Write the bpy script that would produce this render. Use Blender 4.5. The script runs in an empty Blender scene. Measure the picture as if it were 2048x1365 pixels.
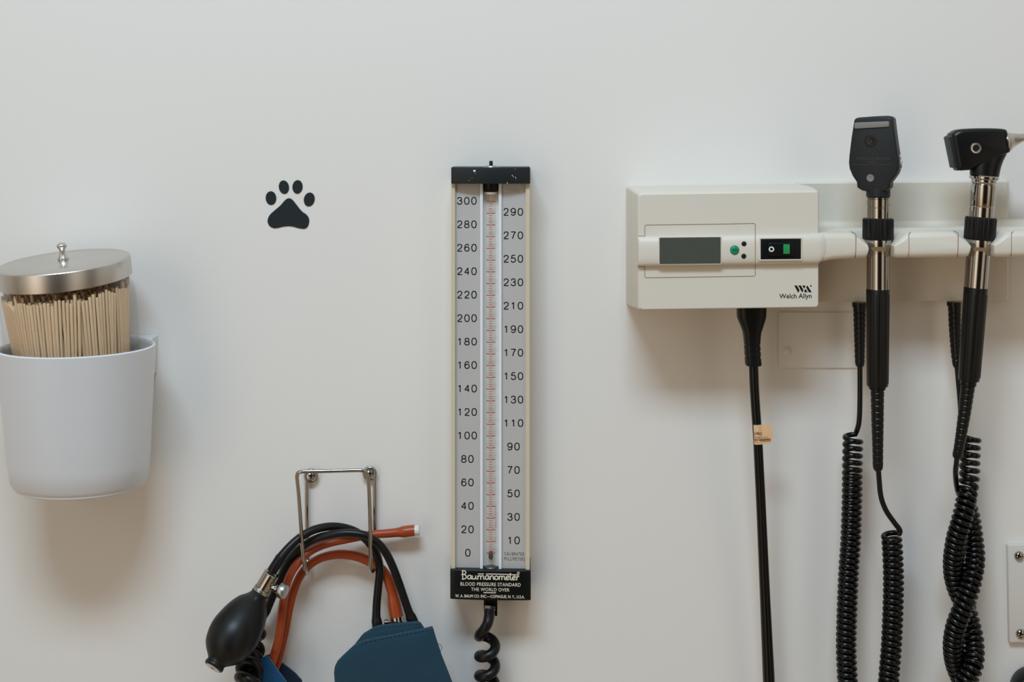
import bpy, bmesh, math, random
from mathutils import Vector, Matrix
random.seed(7)
SC = bpy.context.scene
COL = SC.collection
PI = math.pi

# ------------------------------------------------------------------ camera, world, light, exposure
D = 1.15            # camera distance from the wall (m)
EYE = 1.45          # eye height (m)
EX, EY = 1024.0, 280.0   # where the eye axis meets the frame
PPM = 2400.0        # photo pixels per metre on the wall

cam = bpy.data.cameras.new('camera')
cam.sensor_width = 36.0
cam.lens = 36.0 * D / (2048 / PPM)
cam.shift_y = -(682.5 - EY) / 2048
cam.dof.use_dof = True
cam.dof.focus_distance = D - 0.055
cam.dof.aperture_fstop = 7.0
camo = bpy.data.objects.new('camera', cam)
COL.objects.link(camo)
camo.location = (0, -D, EYE)
camo.rotation_euler = (PI / 2, 0, 0)
SC.camera = camo

SC.view_settings.view_transform = 'Standard'
SC.view_settings.look = 'None'
SC.view_settings.exposure = 0.0
SC.view_settings.gamma = 1.0
SC.view_settings.use_curve_mapping = False

world = bpy.data.worlds.new('room_light')
SC.world = world
world.use_nodes = True
nt = world.node_tree
nt.nodes.clear()
N = nt.nodes.new
L = nt.links.new
tc = N('ShaderNodeTexCoord')
sep = N('ShaderNodeSeparateXYZ'); L(tc.outputs['Generated'], sep.inputs[0])
mr = N('ShaderNodeMapRange'); L(sep.outputs['Z'], mr.inputs[0]); mr.inputs[1].default_value = -1; mr.inputs[2].default_value = 1
el = N('ShaderNodeValToRGB'); L(mr.outputs[0], el.inputs[0])
cr = el.color_ramp
cr.elements[0].position = 0.0; cr.elements[0].color = (0.36, 0.27, 0.18, 1)
cr.elements[1].position = 1.0; cr.elements[1].color = (0.50, 0.50, 0.48, 1)
for p, c in ((0.33, (0.40, 0.305, 0.21)), (0.42, (0.46, 0.385, 0.30)), (0.60, (0.52, 0.47, 0.40)), (0.72, (0.54, 0.52, 0.48))):
    e = cr.elements.new(p); e.color = (*c, 1)
neg = N('ShaderNodeMath'); neg.operation = 'MULTIPLY'; L(sep.outputs['Y'], neg.inputs[0]); neg.inputs[1].default_value = -1
at = N('ShaderNodeMath'); at.operation = 'ARCTAN2'; L(sep.outputs['X'], at.inputs[0]); L(neg.outputs[0], at.inputs[1])
m2 = N('ShaderNodeMapRange'); L(at.outputs[0], m2.inputs[0]); m2.inputs[1].default_value = -PI; m2.inputs[2].default_value = PI
az = N('ShaderNodeValToRGB'); L(m2.outputs[0], az.inputs[0])
r2 = az.color_ramp; r2.interpolation = 'LINEAR'
def band(a0, a1, v, soft=1.0):
    return [((a0 - soft + 180) / 360, 1.0), ((a0 + 180) / 360, v), ((a1 + 180) / 360, v), ((a1 + soft + 180) / 360, 1.0)]
stops = band(-128, -112, 0.35) + band(-74, -62, 0.3) + band(-40, -23, 3.2, 2.0) + band(-14, 21, 0.05) + band(30, 40, 1.8) + band(52, 70, 0.12) + band(95, 120, 0.5)  # bright and dark bands added to shape reflections on the chrome and bulb
r2.elements[0].position = 0; r2.elements[0].color = (1, 1, 1, 1)
r2.elements[1].position = 1; r2.elements[1].color = (1, 1, 1, 1)
for p, v in stops:
    e = r2.elements.new(p); e.color = (v, v, v, 1)
msk = N('ShaderNodeValToRGB'); L(mr.outputs[0], msk.inputs[0])
r3 = msk.color_ramp
r3.elements[0].position = 0.20; r3.elements[0].color = (0, 0, 0, 1)
r3.elements[1].position = 0.30; r3.elements[1].color = (1, 1, 1, 1)
e = r3.elements.new(0.74); e.color = (1, 1, 1, 1)
e = r3.elements.new(0.79); e.color = (0, 0, 0, 1)
one = N('ShaderNodeMix'); one.data_type = 'RGBA'
L(msk.outputs[0], one.inputs[0]); one.inputs[6].default_value = (1, 1, 1, 1); L(az.outputs[0], one.inputs[7])
mul = N('ShaderNodeMix'); mul.data_type = 'RGBA'; mul.blend_type = 'MULTIPLY'; mul.inputs[0].default_value = 1
L(el.outputs[0], mul.inputs[6]); L(one.outputs[2], mul.inputs[7])
bg = N('ShaderNodeBackground'); L(mul.outputs[2], bg.inputs[0]); bg.inputs[1].default_value = 0.93
wo = N('ShaderNodeOutputWorld'); L(bg.outputs[0], wo.inputs[0])

def area(name, loc, target, sx, sy, watts, col):
    l = bpy.data.lights.new(name, 'AREA'); l.shape = 'RECTANGLE'; l.size = sx; l.size_y = sy
    l.energy = watts; l.color = col
    o = bpy.data.objects.new(name, l); COL.objects.link(o); o.location = loc
    o.rotation_euler = (Vector(target) - Vector(loc)).to_track_quat('-Z', 'Y').to_euler()
    return o
area('ceiling_light_panel', (-0.20, -1.35, 2.75), (-0.15, -0.40, 1.2), 0.85, 0.35, 27.5, (0.66, 0.845, 1.0))

# ------------------------------------------------------------------ helpers
def K(d): return (D - d) / D
def S(d): return K(d) / PPM                       # metres per photo pixel at depth d
def W(px, py, d):                                 # point at distance d in front of the wall
    k = K(d)
    return Vector(((px - EX) / PPM * k, -d, EYE + (EY - py) / PPM * k))

def srgb(c):
    out = []
    for v in c:
        v /= 255.0
        out.append(v / 12.92 if v <= 0.04045 else ((v + 0.055) / 1.055) ** 2.4)
    return (*out, 1)

MATS = {}
def mat(name, col, rough=0.5, metal=0.0, spec=0.5, bump=0.0, bscale=300.0, var=0.0, vscale=20.0, coat=0.0, aniso=0.0, bdist=0.001, stretch=None, sheen=0.0):
    m = bpy.data.materials.new(name); m.use_nodes = True
    t = m.node_tree; b = t.nodes['Principled BSDF']
    b.inputs['Base Color'].default_value = srgb(col)
    b.inputs['Roughness'].default_value = rough
    b.inputs['Metallic'].default_value = metal
    b.inputs['Specular IOR Level'].default_value = spec
    b.inputs['Coat Weight'].default_value = coat
    b.inputs['Anisotropic'].default_value = aniso
    if sheen: b.inputs['Sheen Weight'].default_value = sheen
    if bump or var:
        tcx = t.nodes.new('ShaderNodeTexCoord'); mp = t.nodes.new('ShaderNodeMapping')
        t.links.new(tcx.outputs['Object'], mp.inputs[0])
        if stretch: mp.inputs['Scale'].default_value = stretch
    if bump:
        n = t.nodes.new('ShaderNodeTexNoise'); n.inputs['Scale'].default_value = bscale; n.inputs['Detail'].default_value = 4
        t.links.new(mp.outputs[0], n.inputs['Vector'])
        bp = t.nodes.new('ShaderNodeBump'); bp.inputs['Strength'].default_value = bump; bp.inputs['Distance'].default_value = bdist
        t.links.new(n.outputs[0], bp.inputs['Height']); t.links.new(bp.outputs[0], b.inputs['Normal'])
    if var:
        n2 = t.nodes.new('ShaderNodeTexNoise'); n2.inputs['Scale'].default_value = vscale; n2.inputs['Detail'].default_value = 3
        t.links.new(mp.outputs[0], n2.inputs['Vector'])
        mx = t.nodes.new('ShaderNodeMix'); mx.data_type = 'RGBA'
        c = srgb(col)
        mx.inputs[6].default_value = tuple(v * (1 - var) for v in c[:3]) + (1,)
        mx.inputs[7].default_value = tuple(min(1, v * (1 + var)) for v in c[:3]) + (1,)
        t.links.new(n2.outputs[0], mx.inputs[0]); t.links.new(mx.outputs[2], b.inputs['Base Color'])
    MATS[name] = m
    return m

mat('wall_paint', (228, 224, 219), 0.55, bump=0.10, bscale=420, bdist=0.0006, spec=0.3)
mat('white_plastic', (216, 218, 222), 0.32, spec=0.4)
mat('brushed_steel', (206, 201, 195), 0.28, 1.0, aniso=0.5)
mat('chrome', (178, 173, 166), 0.08, 1.0)
mat('wire_chrome', (176, 172, 166), 0.14, 1.0)
mat('steel_knurl', (182, 181, 178), 0.32, 1.0)
mat('pale_wood', (219, 188, 153), 0.6, bump=0.3, bscale=60, var=0.16, vscale=30, stretch=(8, 8, 0.7), spec=0.2)
mat('black_vinyl', (33, 41, 44), 0.6, spec=0.2, bump=0.2, bscale=900, bdist=0.0003)
mat('black_rubber', (12, 14, 16), 0.36, spec=0.32)
mat('bulb_rubber', (13, 15, 16), 0.40, spec=0.34, bump=0.06, bscale=700, bdist=0.0003)
mat('black_cord', (6, 8, 9), 0.2, spec=0.36)
mat('orange_rubber', (160, 66, 24), 0.34, spec=0.45, var=0.12, vscale=40)
mat('black_plastic', (11, 13, 14), 0.32, spec=0.34, bump=0.12, bscale=1500, bdist=0.0003)
mat('black_satin', (30, 34, 36), 0.45, spec=0.28, bump=0.15, bscale=1200, bdist=0.0003)
mat('base_black', (10, 15, 17), 0.35, spec=0.25)
mat('tan_metal', (206, 194, 168), 0.45, spec=0.4, var=0.05, vscale=200)
mat('scale_silver', (194, 192, 190), 0.40, 0.15, spec=0.4)
mat('rail_white', (226, 230, 236), 0.3, spec=0.5)
mat('channel_grey', (226, 223, 216), 0.5)
mat('print_black', (20, 22, 24), 0.6, spec=0.2)
mat('print_red', (176, 52, 38), 0.55, spec=0.2)
mat('print_cream', (226, 217, 197), 0.55, spec=0.2)
mat('faint_grey', (165, 164, 162), 0.5)
mat('beige_plastic', (216, 209, 196), 0.42, spec=0.4)
mat('seam_brown', (150, 112, 92), 0.7, spec=0.1)
mat('lcd', (78, 81, 74), 0.25, spec=0.35, var=0.08, vscale=300)
mat('green_button', (12, 135, 98), 0.45)
mat('green_lens', (40, 150, 84), 0.2, spec=0.7)
mat('white_mark', (235, 235, 232), 0.5)
mat('grey_rest', (122, 119, 115), 0.5)
mat('grey_emboss', (46, 49, 51), 0.5)
mat('dark_hole', (10, 11, 12), 0.4)
mat('paper_tag', (224, 186, 144), 0.6, spec=0.2, var=0.05, vscale=80)
mat('tag_brown', (120, 78, 48), 0.7)
mat('mercury', (92, 89, 85), 0.4, 0.4)
mat('white_plug', (216, 214, 208), 0.4)
mat('plate_paint', (212, 207, 200), 0.5, bump=0.06, bscale=420, bdist=0.0005, spec=0.3)
mat('bright_steel', (226, 223, 217), 0.32, 1.0)
mat('thread_navy', (60, 66, 78), 0.7)
mat('speck_brown', (120, 92, 70), 0.8)

def cloth(name, col):
    m = mat(name, col, 0.85, spec=0.15, sheen=0.2)
    t = m.node_tree; b = t.nodes['Principled BSDF']
    tcx = t.nodes.new('ShaderNodeTexCoord')
    ws = []
    for ax in ('X', 'Z'):
        w = t.nodes.new('ShaderNodeTexWave'); w.bands_direction = ax; w.inputs['Scale'].default_value = 380
        w.inputs['Distortion'].default_value = 0.6
        t.links.new(tcx.outputs['Object'], w.inputs['Vector']); ws.append(w)
    ad = t.nodes.new('ShaderNodeMath'); ad.operation = 'ADD'
    t.links.new(ws[0].outputs['Fac'], ad.inputs[0]); t.links.new(ws[1].outputs['Fac'], ad.inputs[1])
    bp = t.nodes.new('ShaderNodeBump'); bp.inputs['Strength'].default_value = 0.35; bp.inputs['Distance'].default_value = 0.0004
    t.links.new(ad.outputs[0], bp.inputs['Height'])
    nz = t.nodes.new('ShaderNodeTexNoise'); nz.inputs['Scale'].default_value = 45; nz.inputs['Detail'].default_value = 3
    t.links.new(tcx.outputs['Object'], nz.inputs['Vector'])
    b2 = t.nodes.new('ShaderNodeBump'); b2.inputs['Strength'].default_value = 0.25; b2.inputs['Distance'].default_value = 0.004
    t.links.new(nz.outputs[0], b2.inputs['Height']); t.links.new(bp.outputs[0], b2.inputs['Normal'])
    t.links.new(b2.outputs[0], b.inputs['Normal'])
    return m
cloth('blue_cloth', (31, 63, 80))
cloth('bright_blue_cloth', (22, 74, 112))
cloth('navy_cloth', (22, 38, 56))

def glass(name, tint, base):
    m = bpy.data.materials.new(name); m.use_nodes = True
    t = m.node_tree; t.nodes.clear()
    tr = t.nodes.new('ShaderNodeBsdfTransparent'); tr.inputs[0].default_value = (*tint, 1)
    gl = t.nodes.new('ShaderNodeBsdfGlossy'); gl.inputs['Roughness'].default_value = 0.03
    fr = t.nodes.new('ShaderNodeLayerWeight'); fr.inputs[0].default_value = base
    mp = t.nodes.new('ShaderNodeMapRange'); mp.inputs[3].default_value = 0.03; mp.inputs[4].default_value = 0.75
    t.links.new(fr.outputs['Facing'], mp.inputs[0])
    pw = t.nodes.new('ShaderNodeMath'); pw.operation = 'POWER'; pw.inputs[1].default_value = 2.2
    t.links.new(mp.outputs[0], pw.inputs[0])
    mx = t.nodes.new('ShaderNodeMixShader')
    t.links.new(pw.outputs[0], mx.inputs[0]); t.links.new(tr.outputs[0], mx.inputs[1]); t.links.new(gl.outputs[0], mx.inputs[2])
    o = t.nodes.new('ShaderNodeOutputMaterial'); t.links.new(mx.outputs[0], o.inputs[0])
    MATS[name] = m
glass('jar_glass', (0.985, 0.99, 0.99), 0.30)
glass('tube_glass', (0.975, 0.975, 0.97), 0.22)

class MB:
    def __init__(self): self.v = []; self.f = []
    def add(self, vs, fs):
        o = len(self.v); self.v += [Vector(p) for p in vs]; self.f += [tuple(i + o for i in q) for q in fs]
        return self
    def loft(self, rings, cap0=True, cap1=True, closed=True):
        n = len(rings[0]); vs = [p for r in rings for p in r]; fs = []
        for i in range(len(rings) - 1):
            for j in range(n if closed else n - 1):
                a = i * n + j; b = i * n + (j + 1) % n
                fs.append((a, b, b + n, a + n))
        if cap0: fs.append(tuple(reversed(range(n))))
        if cap1: fs.append(tuple((len(rings) - 1) * n + j for j in range(n)))
        return self.add(vs, fs)
    def sweep(self, pts, rads, n=12, cap=True, flat=None):
        pts = [Vector(p) for p in pts]
        if not isinstance(rads, (list, tuple)): rads = [rads] * len(pts)
        rings = []; nrm = None; tp = None
        for i, p in enumerate(pts):
            t = (pts[min(i + 1, len(pts) - 1)] - pts[max(i - 1, 0)])
            if t.length < 1e-12: t = tp or Vector((0, 0, 1))
            t = t.normalized()
            if nrm is None:
                a = Vector((0, 1, 0)) if abs(t.y) < 0.9 else Vector((1, 0, 0))
                nrm = (a - t * a.dot(t)).normalized()
            else:
                nrm = tp.rotation_difference(t) @ nrm
                nrm = (nrm - t * nrm.dot(t)).normalized()
            tp = t; bi = t.cross(nrm)
            r = rads[i]
            ring = [p + (nrm * math.cos(2 * PI * k / n) + bi * math.sin(2 * PI * k / n)) * r for k in range(n)]
            if flat is not None: ring = [Vector((q.x, p.y + (q.y - p.y) * flat, q.z)) for q in ring]
            rings.append(ring)
        return self.loft(rings, cap, cap)
    def lathe(self, prof, org, axis, n=32, mod=None):
        axis = Vector(axis).normalized(); org = Vector(org)
        a = Vector((0, 1, 0)) if abs(axis.y) < 0.9 else Vector((1, 0, 0))
        u = (a - axis * a.dot(axis)).normalized(); w = axis.cross(u)
        rings = []
        for r, t in prof:
            r = max(r, 1e-6)
            rings.append([org + axis * t + (u * math.cos(2 * PI * k / n) + w * math.sin(2 * PI * k / n)) * (r * (mod(k) if mod else 1)) for k in range(n)])
        return self.loft(rings, True, True)
    def build(self, name, m, parent=None, ang=38, bevel=None):
        me = bpy.data.meshes.new(name)
        bm = bmesh.new()
        vv = [bm.verts.new(p) for p in self.v]
        for q in self.f:
            try: bm.faces.new([vv[i] for i in q])
            except ValueError: pass
        bmesh.ops.remove_doubles(bm, verts=bm.verts, dist=2e-6)
        bmesh.ops.recalc_face_normals(bm, faces=bm.faces)
        if bevel:
            es = [e for e in bm.edges if len(e.link_faces) == 2 and e.calc_face_angle(0) > 0.5]
            bmesh.ops.bevel(bm, geom=es, offset=bevel, segments=3, affect='EDGES', profile=0.5, clamp_overlap=True)
        for f in bm.faces: f.smooth = True
        for e in bm.edges:
            if len(e.link_faces) != 2 or e.calc_face_angle(0) > math.radians(ang): e.smooth = False
        bm.to_mesh(me); bm.free()
        o = bpy.data.objects.new(name, me); COL.objects.link(o)
        me.materials.append(MATS[m])
        if parent is not None:
            o.parent = parent
            base = parent.get('_w'); 
            base = Vector(base) if base is not None else Vector((0, 0, 0))
            if parent.type == 'EMPTY': o.location = -base
        return o

ROOTS = []
def thing(name, label, cat, loc=(0, 0, 0), group=None):
    o = bpy.data.objects.new(name, None); COL.objects.link(o)
    o.empty_display_size = 0.01
    o.location = loc; o['_w'] = list(loc); o['label'] = label; o['category'] = cat
    if group: o['group'] = group
    ROOTS.append(o)
    return o
def tag(o, label, cat, group=None):
    o['label'] = label; o['category'] = cat
    if group: o['group'] = group
    return o

def smooth(pts, m=8):                              # Catmull-Rom through tuples of any length
    n = len(pts); out = []
    for i in range(n - 1):
        p0, p1, p2, p3 = pts[max(i - 1, 0)], pts[i], pts[i + 1], pts[min(i + 2, n - 1)]
        for s in range(m):
            t = s / m
            out.append(tuple(0.5 * (2 * b + (c - a) * t + (2 * a - 5 * b + 4 * c - d) * t * t + (3 * b - a - 3 * c + d) * t ** 3) for a, b, c, d in zip(p0, p1, p2, p3)))
    out.append(tuple(pts[-1]))
    return out
def closed_smooth(pts, m=6):
    n = len(pts); q = [pts[-1]] + list(pts) + [pts[0], pts[1]]
    out = []
    for i in range(1, n + 1):
        p0, p1, p2, p3 = q[i - 1], q[i], q[i + 1], q[i + 2]
        for s in range(m):
            t = s / m
            out.append(tuple(0.5 * (2 * b + (c - a) * t + (2 * a - 5 * b + 4 * c - d) * t * t + (3 * b - a - 3 * c + d) * t ** 3) for a, b, c, d in zip(p0, p1, p2, p3)))
    return out
def tube(pts, m=8, n=14, mb=None, cap=True):       # points (px, py, depth, radius px)
    mb = mb or MB(); s = smooth(pts, m)
    mb.sweep([W(p[0], p[1], p[2]) for p in s], [p[3] * S(p[2]) for p in s], n, cap)
    return mb
def prism(poly, d0, d1, mb=None):                  # straight extrusion; outline as seen at its front d1
    mb = mb or MB()
    fr = [W(x, y, d1) for x, y in poly]
    bk = [Vector((p.x, -d0, p.z)) for p in fr]
    return mb.loft([bk, fr])
def rect(x0, x1, y0, y1, sl=0.0, xc=0.0):
    f = lambda x, y: (x, y - (x - xc) * sl)
    return [f(x0, y0), f(x1, y0), f(x1, y1), f(x0, y1)]
def rrect(x0, x1, y0, y1, r, sl=0.0, xc=0.0, n=5):
    out = []
    for cx, cy, a0 in ((x1 - r, y0 + r, -90), (x1 - r, y1 - r, 0), (x0 + r, y1 - r, 90), (x0 + r, y0 + r, 180)):
        for k in range(n + 1):
            a = math.radians(a0 + 90 * k / n)
            x = cx + r * math.cos(a); y = cy + r * math.sin(a)
            out.append((x, y - (x - xc) * sl))
    return out
def ellipse(cx, cy, rx, ry, rot=0, n=32):
    c, s = math.cos(math.radians(rot)), math.sin(math.radians(rot))
    return [(cx + rx * math.cos(2 * PI * k / n) * c - ry * math.sin(2 * PI * k / n) * s,
             cy + rx * math.cos(2 * PI * k / n) * s + ry * math.sin(2 * PI * k / n) * c) for k in range(n)]
def disc(cx, cy, r, d0, d1, mb=None, n=32, edge=None):
    """round button on a face looking at the room"""
    mb = mb or MB(); s = S(d1); R = r * s; e = edge if edge is not None else (d1 - d0) * 0.4
    o = W(cx, cy, d1); o.y = -d0
    return mb.lathe([(R, 0), (R, d1 - d0 - e), (R - e * 0.4, d1 - d0 - e * 0.3), (R - e, d1 - d0)], o, (0, -1, 0), n)

def text_mesh(body, x0, x1, y0, y1, d, bold=0.0, slope=0.0, rot=0.0, mb=None, th=0.00012, fit=True, spacing=1.0):
    """lettering fitted to the given box of photo pixels at depth d, lying flat on its face"""
    cu = bpy.data.curves.new('lettering', 'FONT'); cu.body = body; cu.size = 1.0
    cu.offset = bold; cu.extrude = 0.0; cu.resolution_u = 5; cu.space_character = spacing
    ob = bpy.data.objects.new('lettering', cu); COL.objects.link(ob)
    dg = bpy.context.evaluated_depsgraph_get()
    me = bpy.data.meshes.new_from_object(ob.evaluated_get(dg))
    vs = [v.co.copy() for v in me.vertices]; fs = [tuple(p.vertices) for p in me.polygons]
    bpy.data.objects.remove(ob); bpy.data.curves.remove(cu); bpy.data.meshes.remove(me)
    mb = mb or MB()
    if not vs: return mb
    ax, bx = min(v.x for v in vs), max(v.x for v in vs); ay, by = min(v.y for v in vs), max(v.y for v in vs)
    out = []
    for v in vs:
        u = (v.x - ax) / (bx - ax); w = (by - v.y) / (by - ay)
        if rot:   # reads upward or downward
            px = x0 + (x1 - x0) * (1 - w); py = y0 + (y1 - y0) * u
        else:
            px = x0 + (x1 - x0) * u; py = y0 + (y1 - y0) * w
        py += (px - (x0 + x1) / 2) * slope
        out.append(W(px, py, d + th))
    return mb.add(out, fs)

# ------------------------------------------------------------------ the wall
mb = MB(); mb.loft([[Vector((x, y, z)) for x, z in ((-2, 0.0), (2, 0.0), (2, 2.7), (-2, 2.7))] for y in (0.12, 0.0)])
w = mb.build('wall_back', 'wall_paint'); w['kind'] = 'structure'

# ------------------------------------------------------------------ paw print decal
def paw():
    t = thing('paw_decal', 'black paw print decal stuck on the bare white wall', 'sticker', tuple(W(580, 460, 0)))
    q = lambda p: [(500 + x / 8.53, 330 + y / 8.53) for x, y in p]
    for cx, cy, rx, ry, rot in ((357, 567, 90, 117, -4), (578, 380, 86, 116, -10), (810, 376, 87, 116, 4), (1010, 590, 92, 119, 12)):
        prism(q(ellipse(cx, cy, rx, ry, rot)), 0.0, 0.0006).build('toe_pad', 'black_vinyl', t)
    pad = [(660, 570), (722, 596), (790, 678), (880, 790), (960, 848), (1002, 910), (1008, 975), (985, 1050), (930, 1090), (830, 1080), (740, 1055), (650, 1046),
           (560, 1055), (470, 1076), (400, 1078), (332, 1040), (300, 970), (310, 905), (350, 840), (430, 768), (520, 690), (598, 602)]
    prism(q(closed_smooth(pad)), 0.0, 0.0006).build('main_pad', 'black_vinyl', t)
paw()

# ------------------------------------------------------------------ white holder with glass jar of sticks
def holder():
    t = thing('jar_holder', 'white plastic wall holder cradling the glass jar of sticks', 'holder', tuple(W(165, 930, 0)))
    cx, d0 = 153.0, 0.0675
    def ring(rx, rf, rb, cxi, dc, y_at, dy):      # x radius px, front/back radius m, centre px
        out = []
        c = W(cxi, y_at, dc)
        for k in range(56):
            a = 2 * PI * k / 56
            sx = math.cos(a); sy = math.sin(a)
            out.append(Vector((c.x + rx * sx, -(dc + (rf if sy > 0 else rb) * sy), c.z + dy)))
        return out
    top = W(cx, 694, d0)
    R = 153 * S(d0)
    def lev(y, f, dc, rf, inset=0.0):             # f: fraction down
        cxp = cx + 0.0
        c = Vector((top.x, 0, y))
        out = []
        rx = f - inset
        for k in range(56):
            a = 2 * PI * k / 56; sx, sy = math.cos(a), math.sin(a)
            out.append(Vector((top.x + rx * sx, -(dc + ((rf - inset) if sy > 0 else (dc - 0.008 - inset * 0.5)) * sy), y)))
        return out
    zt = top.z; zb = W(166, 972, 0.05).z
    th = 0.0028
    outer = []; H = zt - zb
    for s in (0.0, 0.02, 0.2, 0.4, 0.6, 0.8, 0.93, 0.97, 0.99, 1.0):
        r = R + (133 * S(0.05) - R) * s; rf = 0.0605 - 0.010 * s
        sh = 0.0
        if s > 0.9: sh = {0.93: 0.0008, 0.97: 0.0035, 0.99: 0.0065, 1.0: 0.0115}[s]
        outer.append(lev(zt - H * s, r - sh, d0 - 0.010 * s, rf - sh))
    inner = []
    for s in (0.97, 0.8, 0.4, 0.02, 0.0):
        r = R + (133 * S(0.05) - R) * s; rf = 0.0605 - 0.010 * s
        inner.append(lev(zt - H * s + (0.0 if s else 0.0), r, d0 - 0.010 * s, rf, th if s else th * 0.8))
    rim = [lev(zt + 0.0008, R, d0, 0.0605, th * 0.55), lev(zt + 0.0006, R, d0, 0.0605, th * 0.25)]
    mb = MB(); mb.loft(inner + rim + outer, True, True)
    mb.build('cup', 'white_plastic', t, ang=50)
    # back plate, joined to the cup
    zp = zt
    pts = []
    xr = W(316, 671, 0.0).x; xl = 2 * top.x - xr
    zbm = W(310, 745, 0.0).z
    mb = MB(); mb.loft([[Vector((x, -d, z)) for x, z in ((xl, zp), (xr, zp), (xr - 0.001, zbm), (xl + 0.001, zbm))] for d in (0.0, 0.011)])
    mb.build('back_plate', 'white_plastic', t, bevel=0.0012)
    for sgn in (-1, 1):                            # webs joining rim to plate
        mb = MB(); x0 = top.x + sgn * (xr - top.x)
        poly = [(x0, 0.010), (x0 - sgn * 0.030, 0.010), (x0 - sgn * 0.011, 0.0215), (x0 + sgn * 0.0015, 0.030)]
        mb.loft([[Vector((x, -d, z)) for x, d in poly] for z in (zp, zbm)])
        mb.build('web', 'white_plastic', t, bevel=0.0006)
    s = W(120.5, 890.5, d0 - 0.006); rr_ = 0.0605 - 0.010 * 0.7
    o = MB(); 
    o.lathe([(0.0004, 0), (0.0005, 0.0004), (0.0001, 0.0008)], (s.x, -(d0 - 0.007 + math.sqrt(max(0, rr_ ** 2 - (s.x - top.x) ** 2 * (rr_ / R) ** 2)) - 0.0004), W(120.5, 890.5, 0.115).z), (0, -1, 0), 8)
    o.build('speck', 'speck_brown', t)
    return top, zb
htop, hzb = holder()

JD = 0.0665
lid_c = W(126.5, 521.5, JD)                          # centre of the lid's top face
axis = Vector((-0.072, -0.105, 1.0)).normalized()  # leans left and a little out of the holder
ju = (Vector((1, 0, 0)) - axis * axis.x).normalized(); jw = axis.cross(ju)
def J(r, a, h): return lid_c + axis * h + ju * (r * math.cos(a)) + jw * (r * math.sin(a))
LR = 0.0510; LH = 0.0154; JH = 0.172; BS = 0.73
def jar():
    t = thing('glass_jar', 'glass jar with a brushed steel lid, full of wooden sticks, in the white holder', 'jar', tuple(J(0, 0, -JH)))
    mb = MB()
    ro = [(0.0, -JH), (0.034, -JH), (0.0372, -JH + 0.004), (0.0508, -0.085), (0.0523, -0.06), (0.0523, -0.032), (0.0515, -0.0255), (0.0490, -0.0215), (0.0482, -0.017), (0.0482, -0.006)]
    ri = [(0.0465, -0.006), (0.0465, -0.017), (0.0474, -0.0225), (0.0502, -0.0285), (0.0508, -0.034), (0.0508, -0.06), (0.0493, -0.085), (0.0357, -JH + 0.006), (0.0, -JH + 0.005)]
    mb.lathe(ro + ri, lid_c, axis, 64); mb.build('jar_body', 'jar_glass', t, ang=60)
    mb = MB()
    mb.lathe([(0.0, 0.0008), (0.030, 0.0006), (0.0485, 0.0), (0.0503, -0.0007), (LR, -0.002), (LR + 0.0002, -LH), (LR - 0.0008, -LH - 0.0006), (LR - 0.0012, -LH), (LR - 0.0012, -0.003), (0, -0.003)], lid_c, axis, 96)
    lid = mb.build('lid', 'brushed_steel', t, ang=50)
    mb = MB(); px = S(JD)
    mb.lathe([(0.0, 0), (10.2 * px, 0), (10.8 * px, 1.5 * px), (9.8 * px, 4 * px), (7.2 * px, 9 * px), (5.6 * px, 14 * px), (5.4 * px, 18 * px), (6.6 * px, 22 * px), (9.4 * px, 25.5 * px),
              (10.0 * px, 28 * px), (8.8 * px, 31 * px), (6 * px, 33.4 * px), (2.5 * px, 34.4 * px), (0, 34.6 * px)], lid_c + axis * 0.0008, axis, 28)
    k = mb.build('knob', 'brushed_steel', lid, ang=60)
    k.location = (0, 0, 0)
    mb = MB()
    def ms(h): return 0
    return t
jar()

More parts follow.
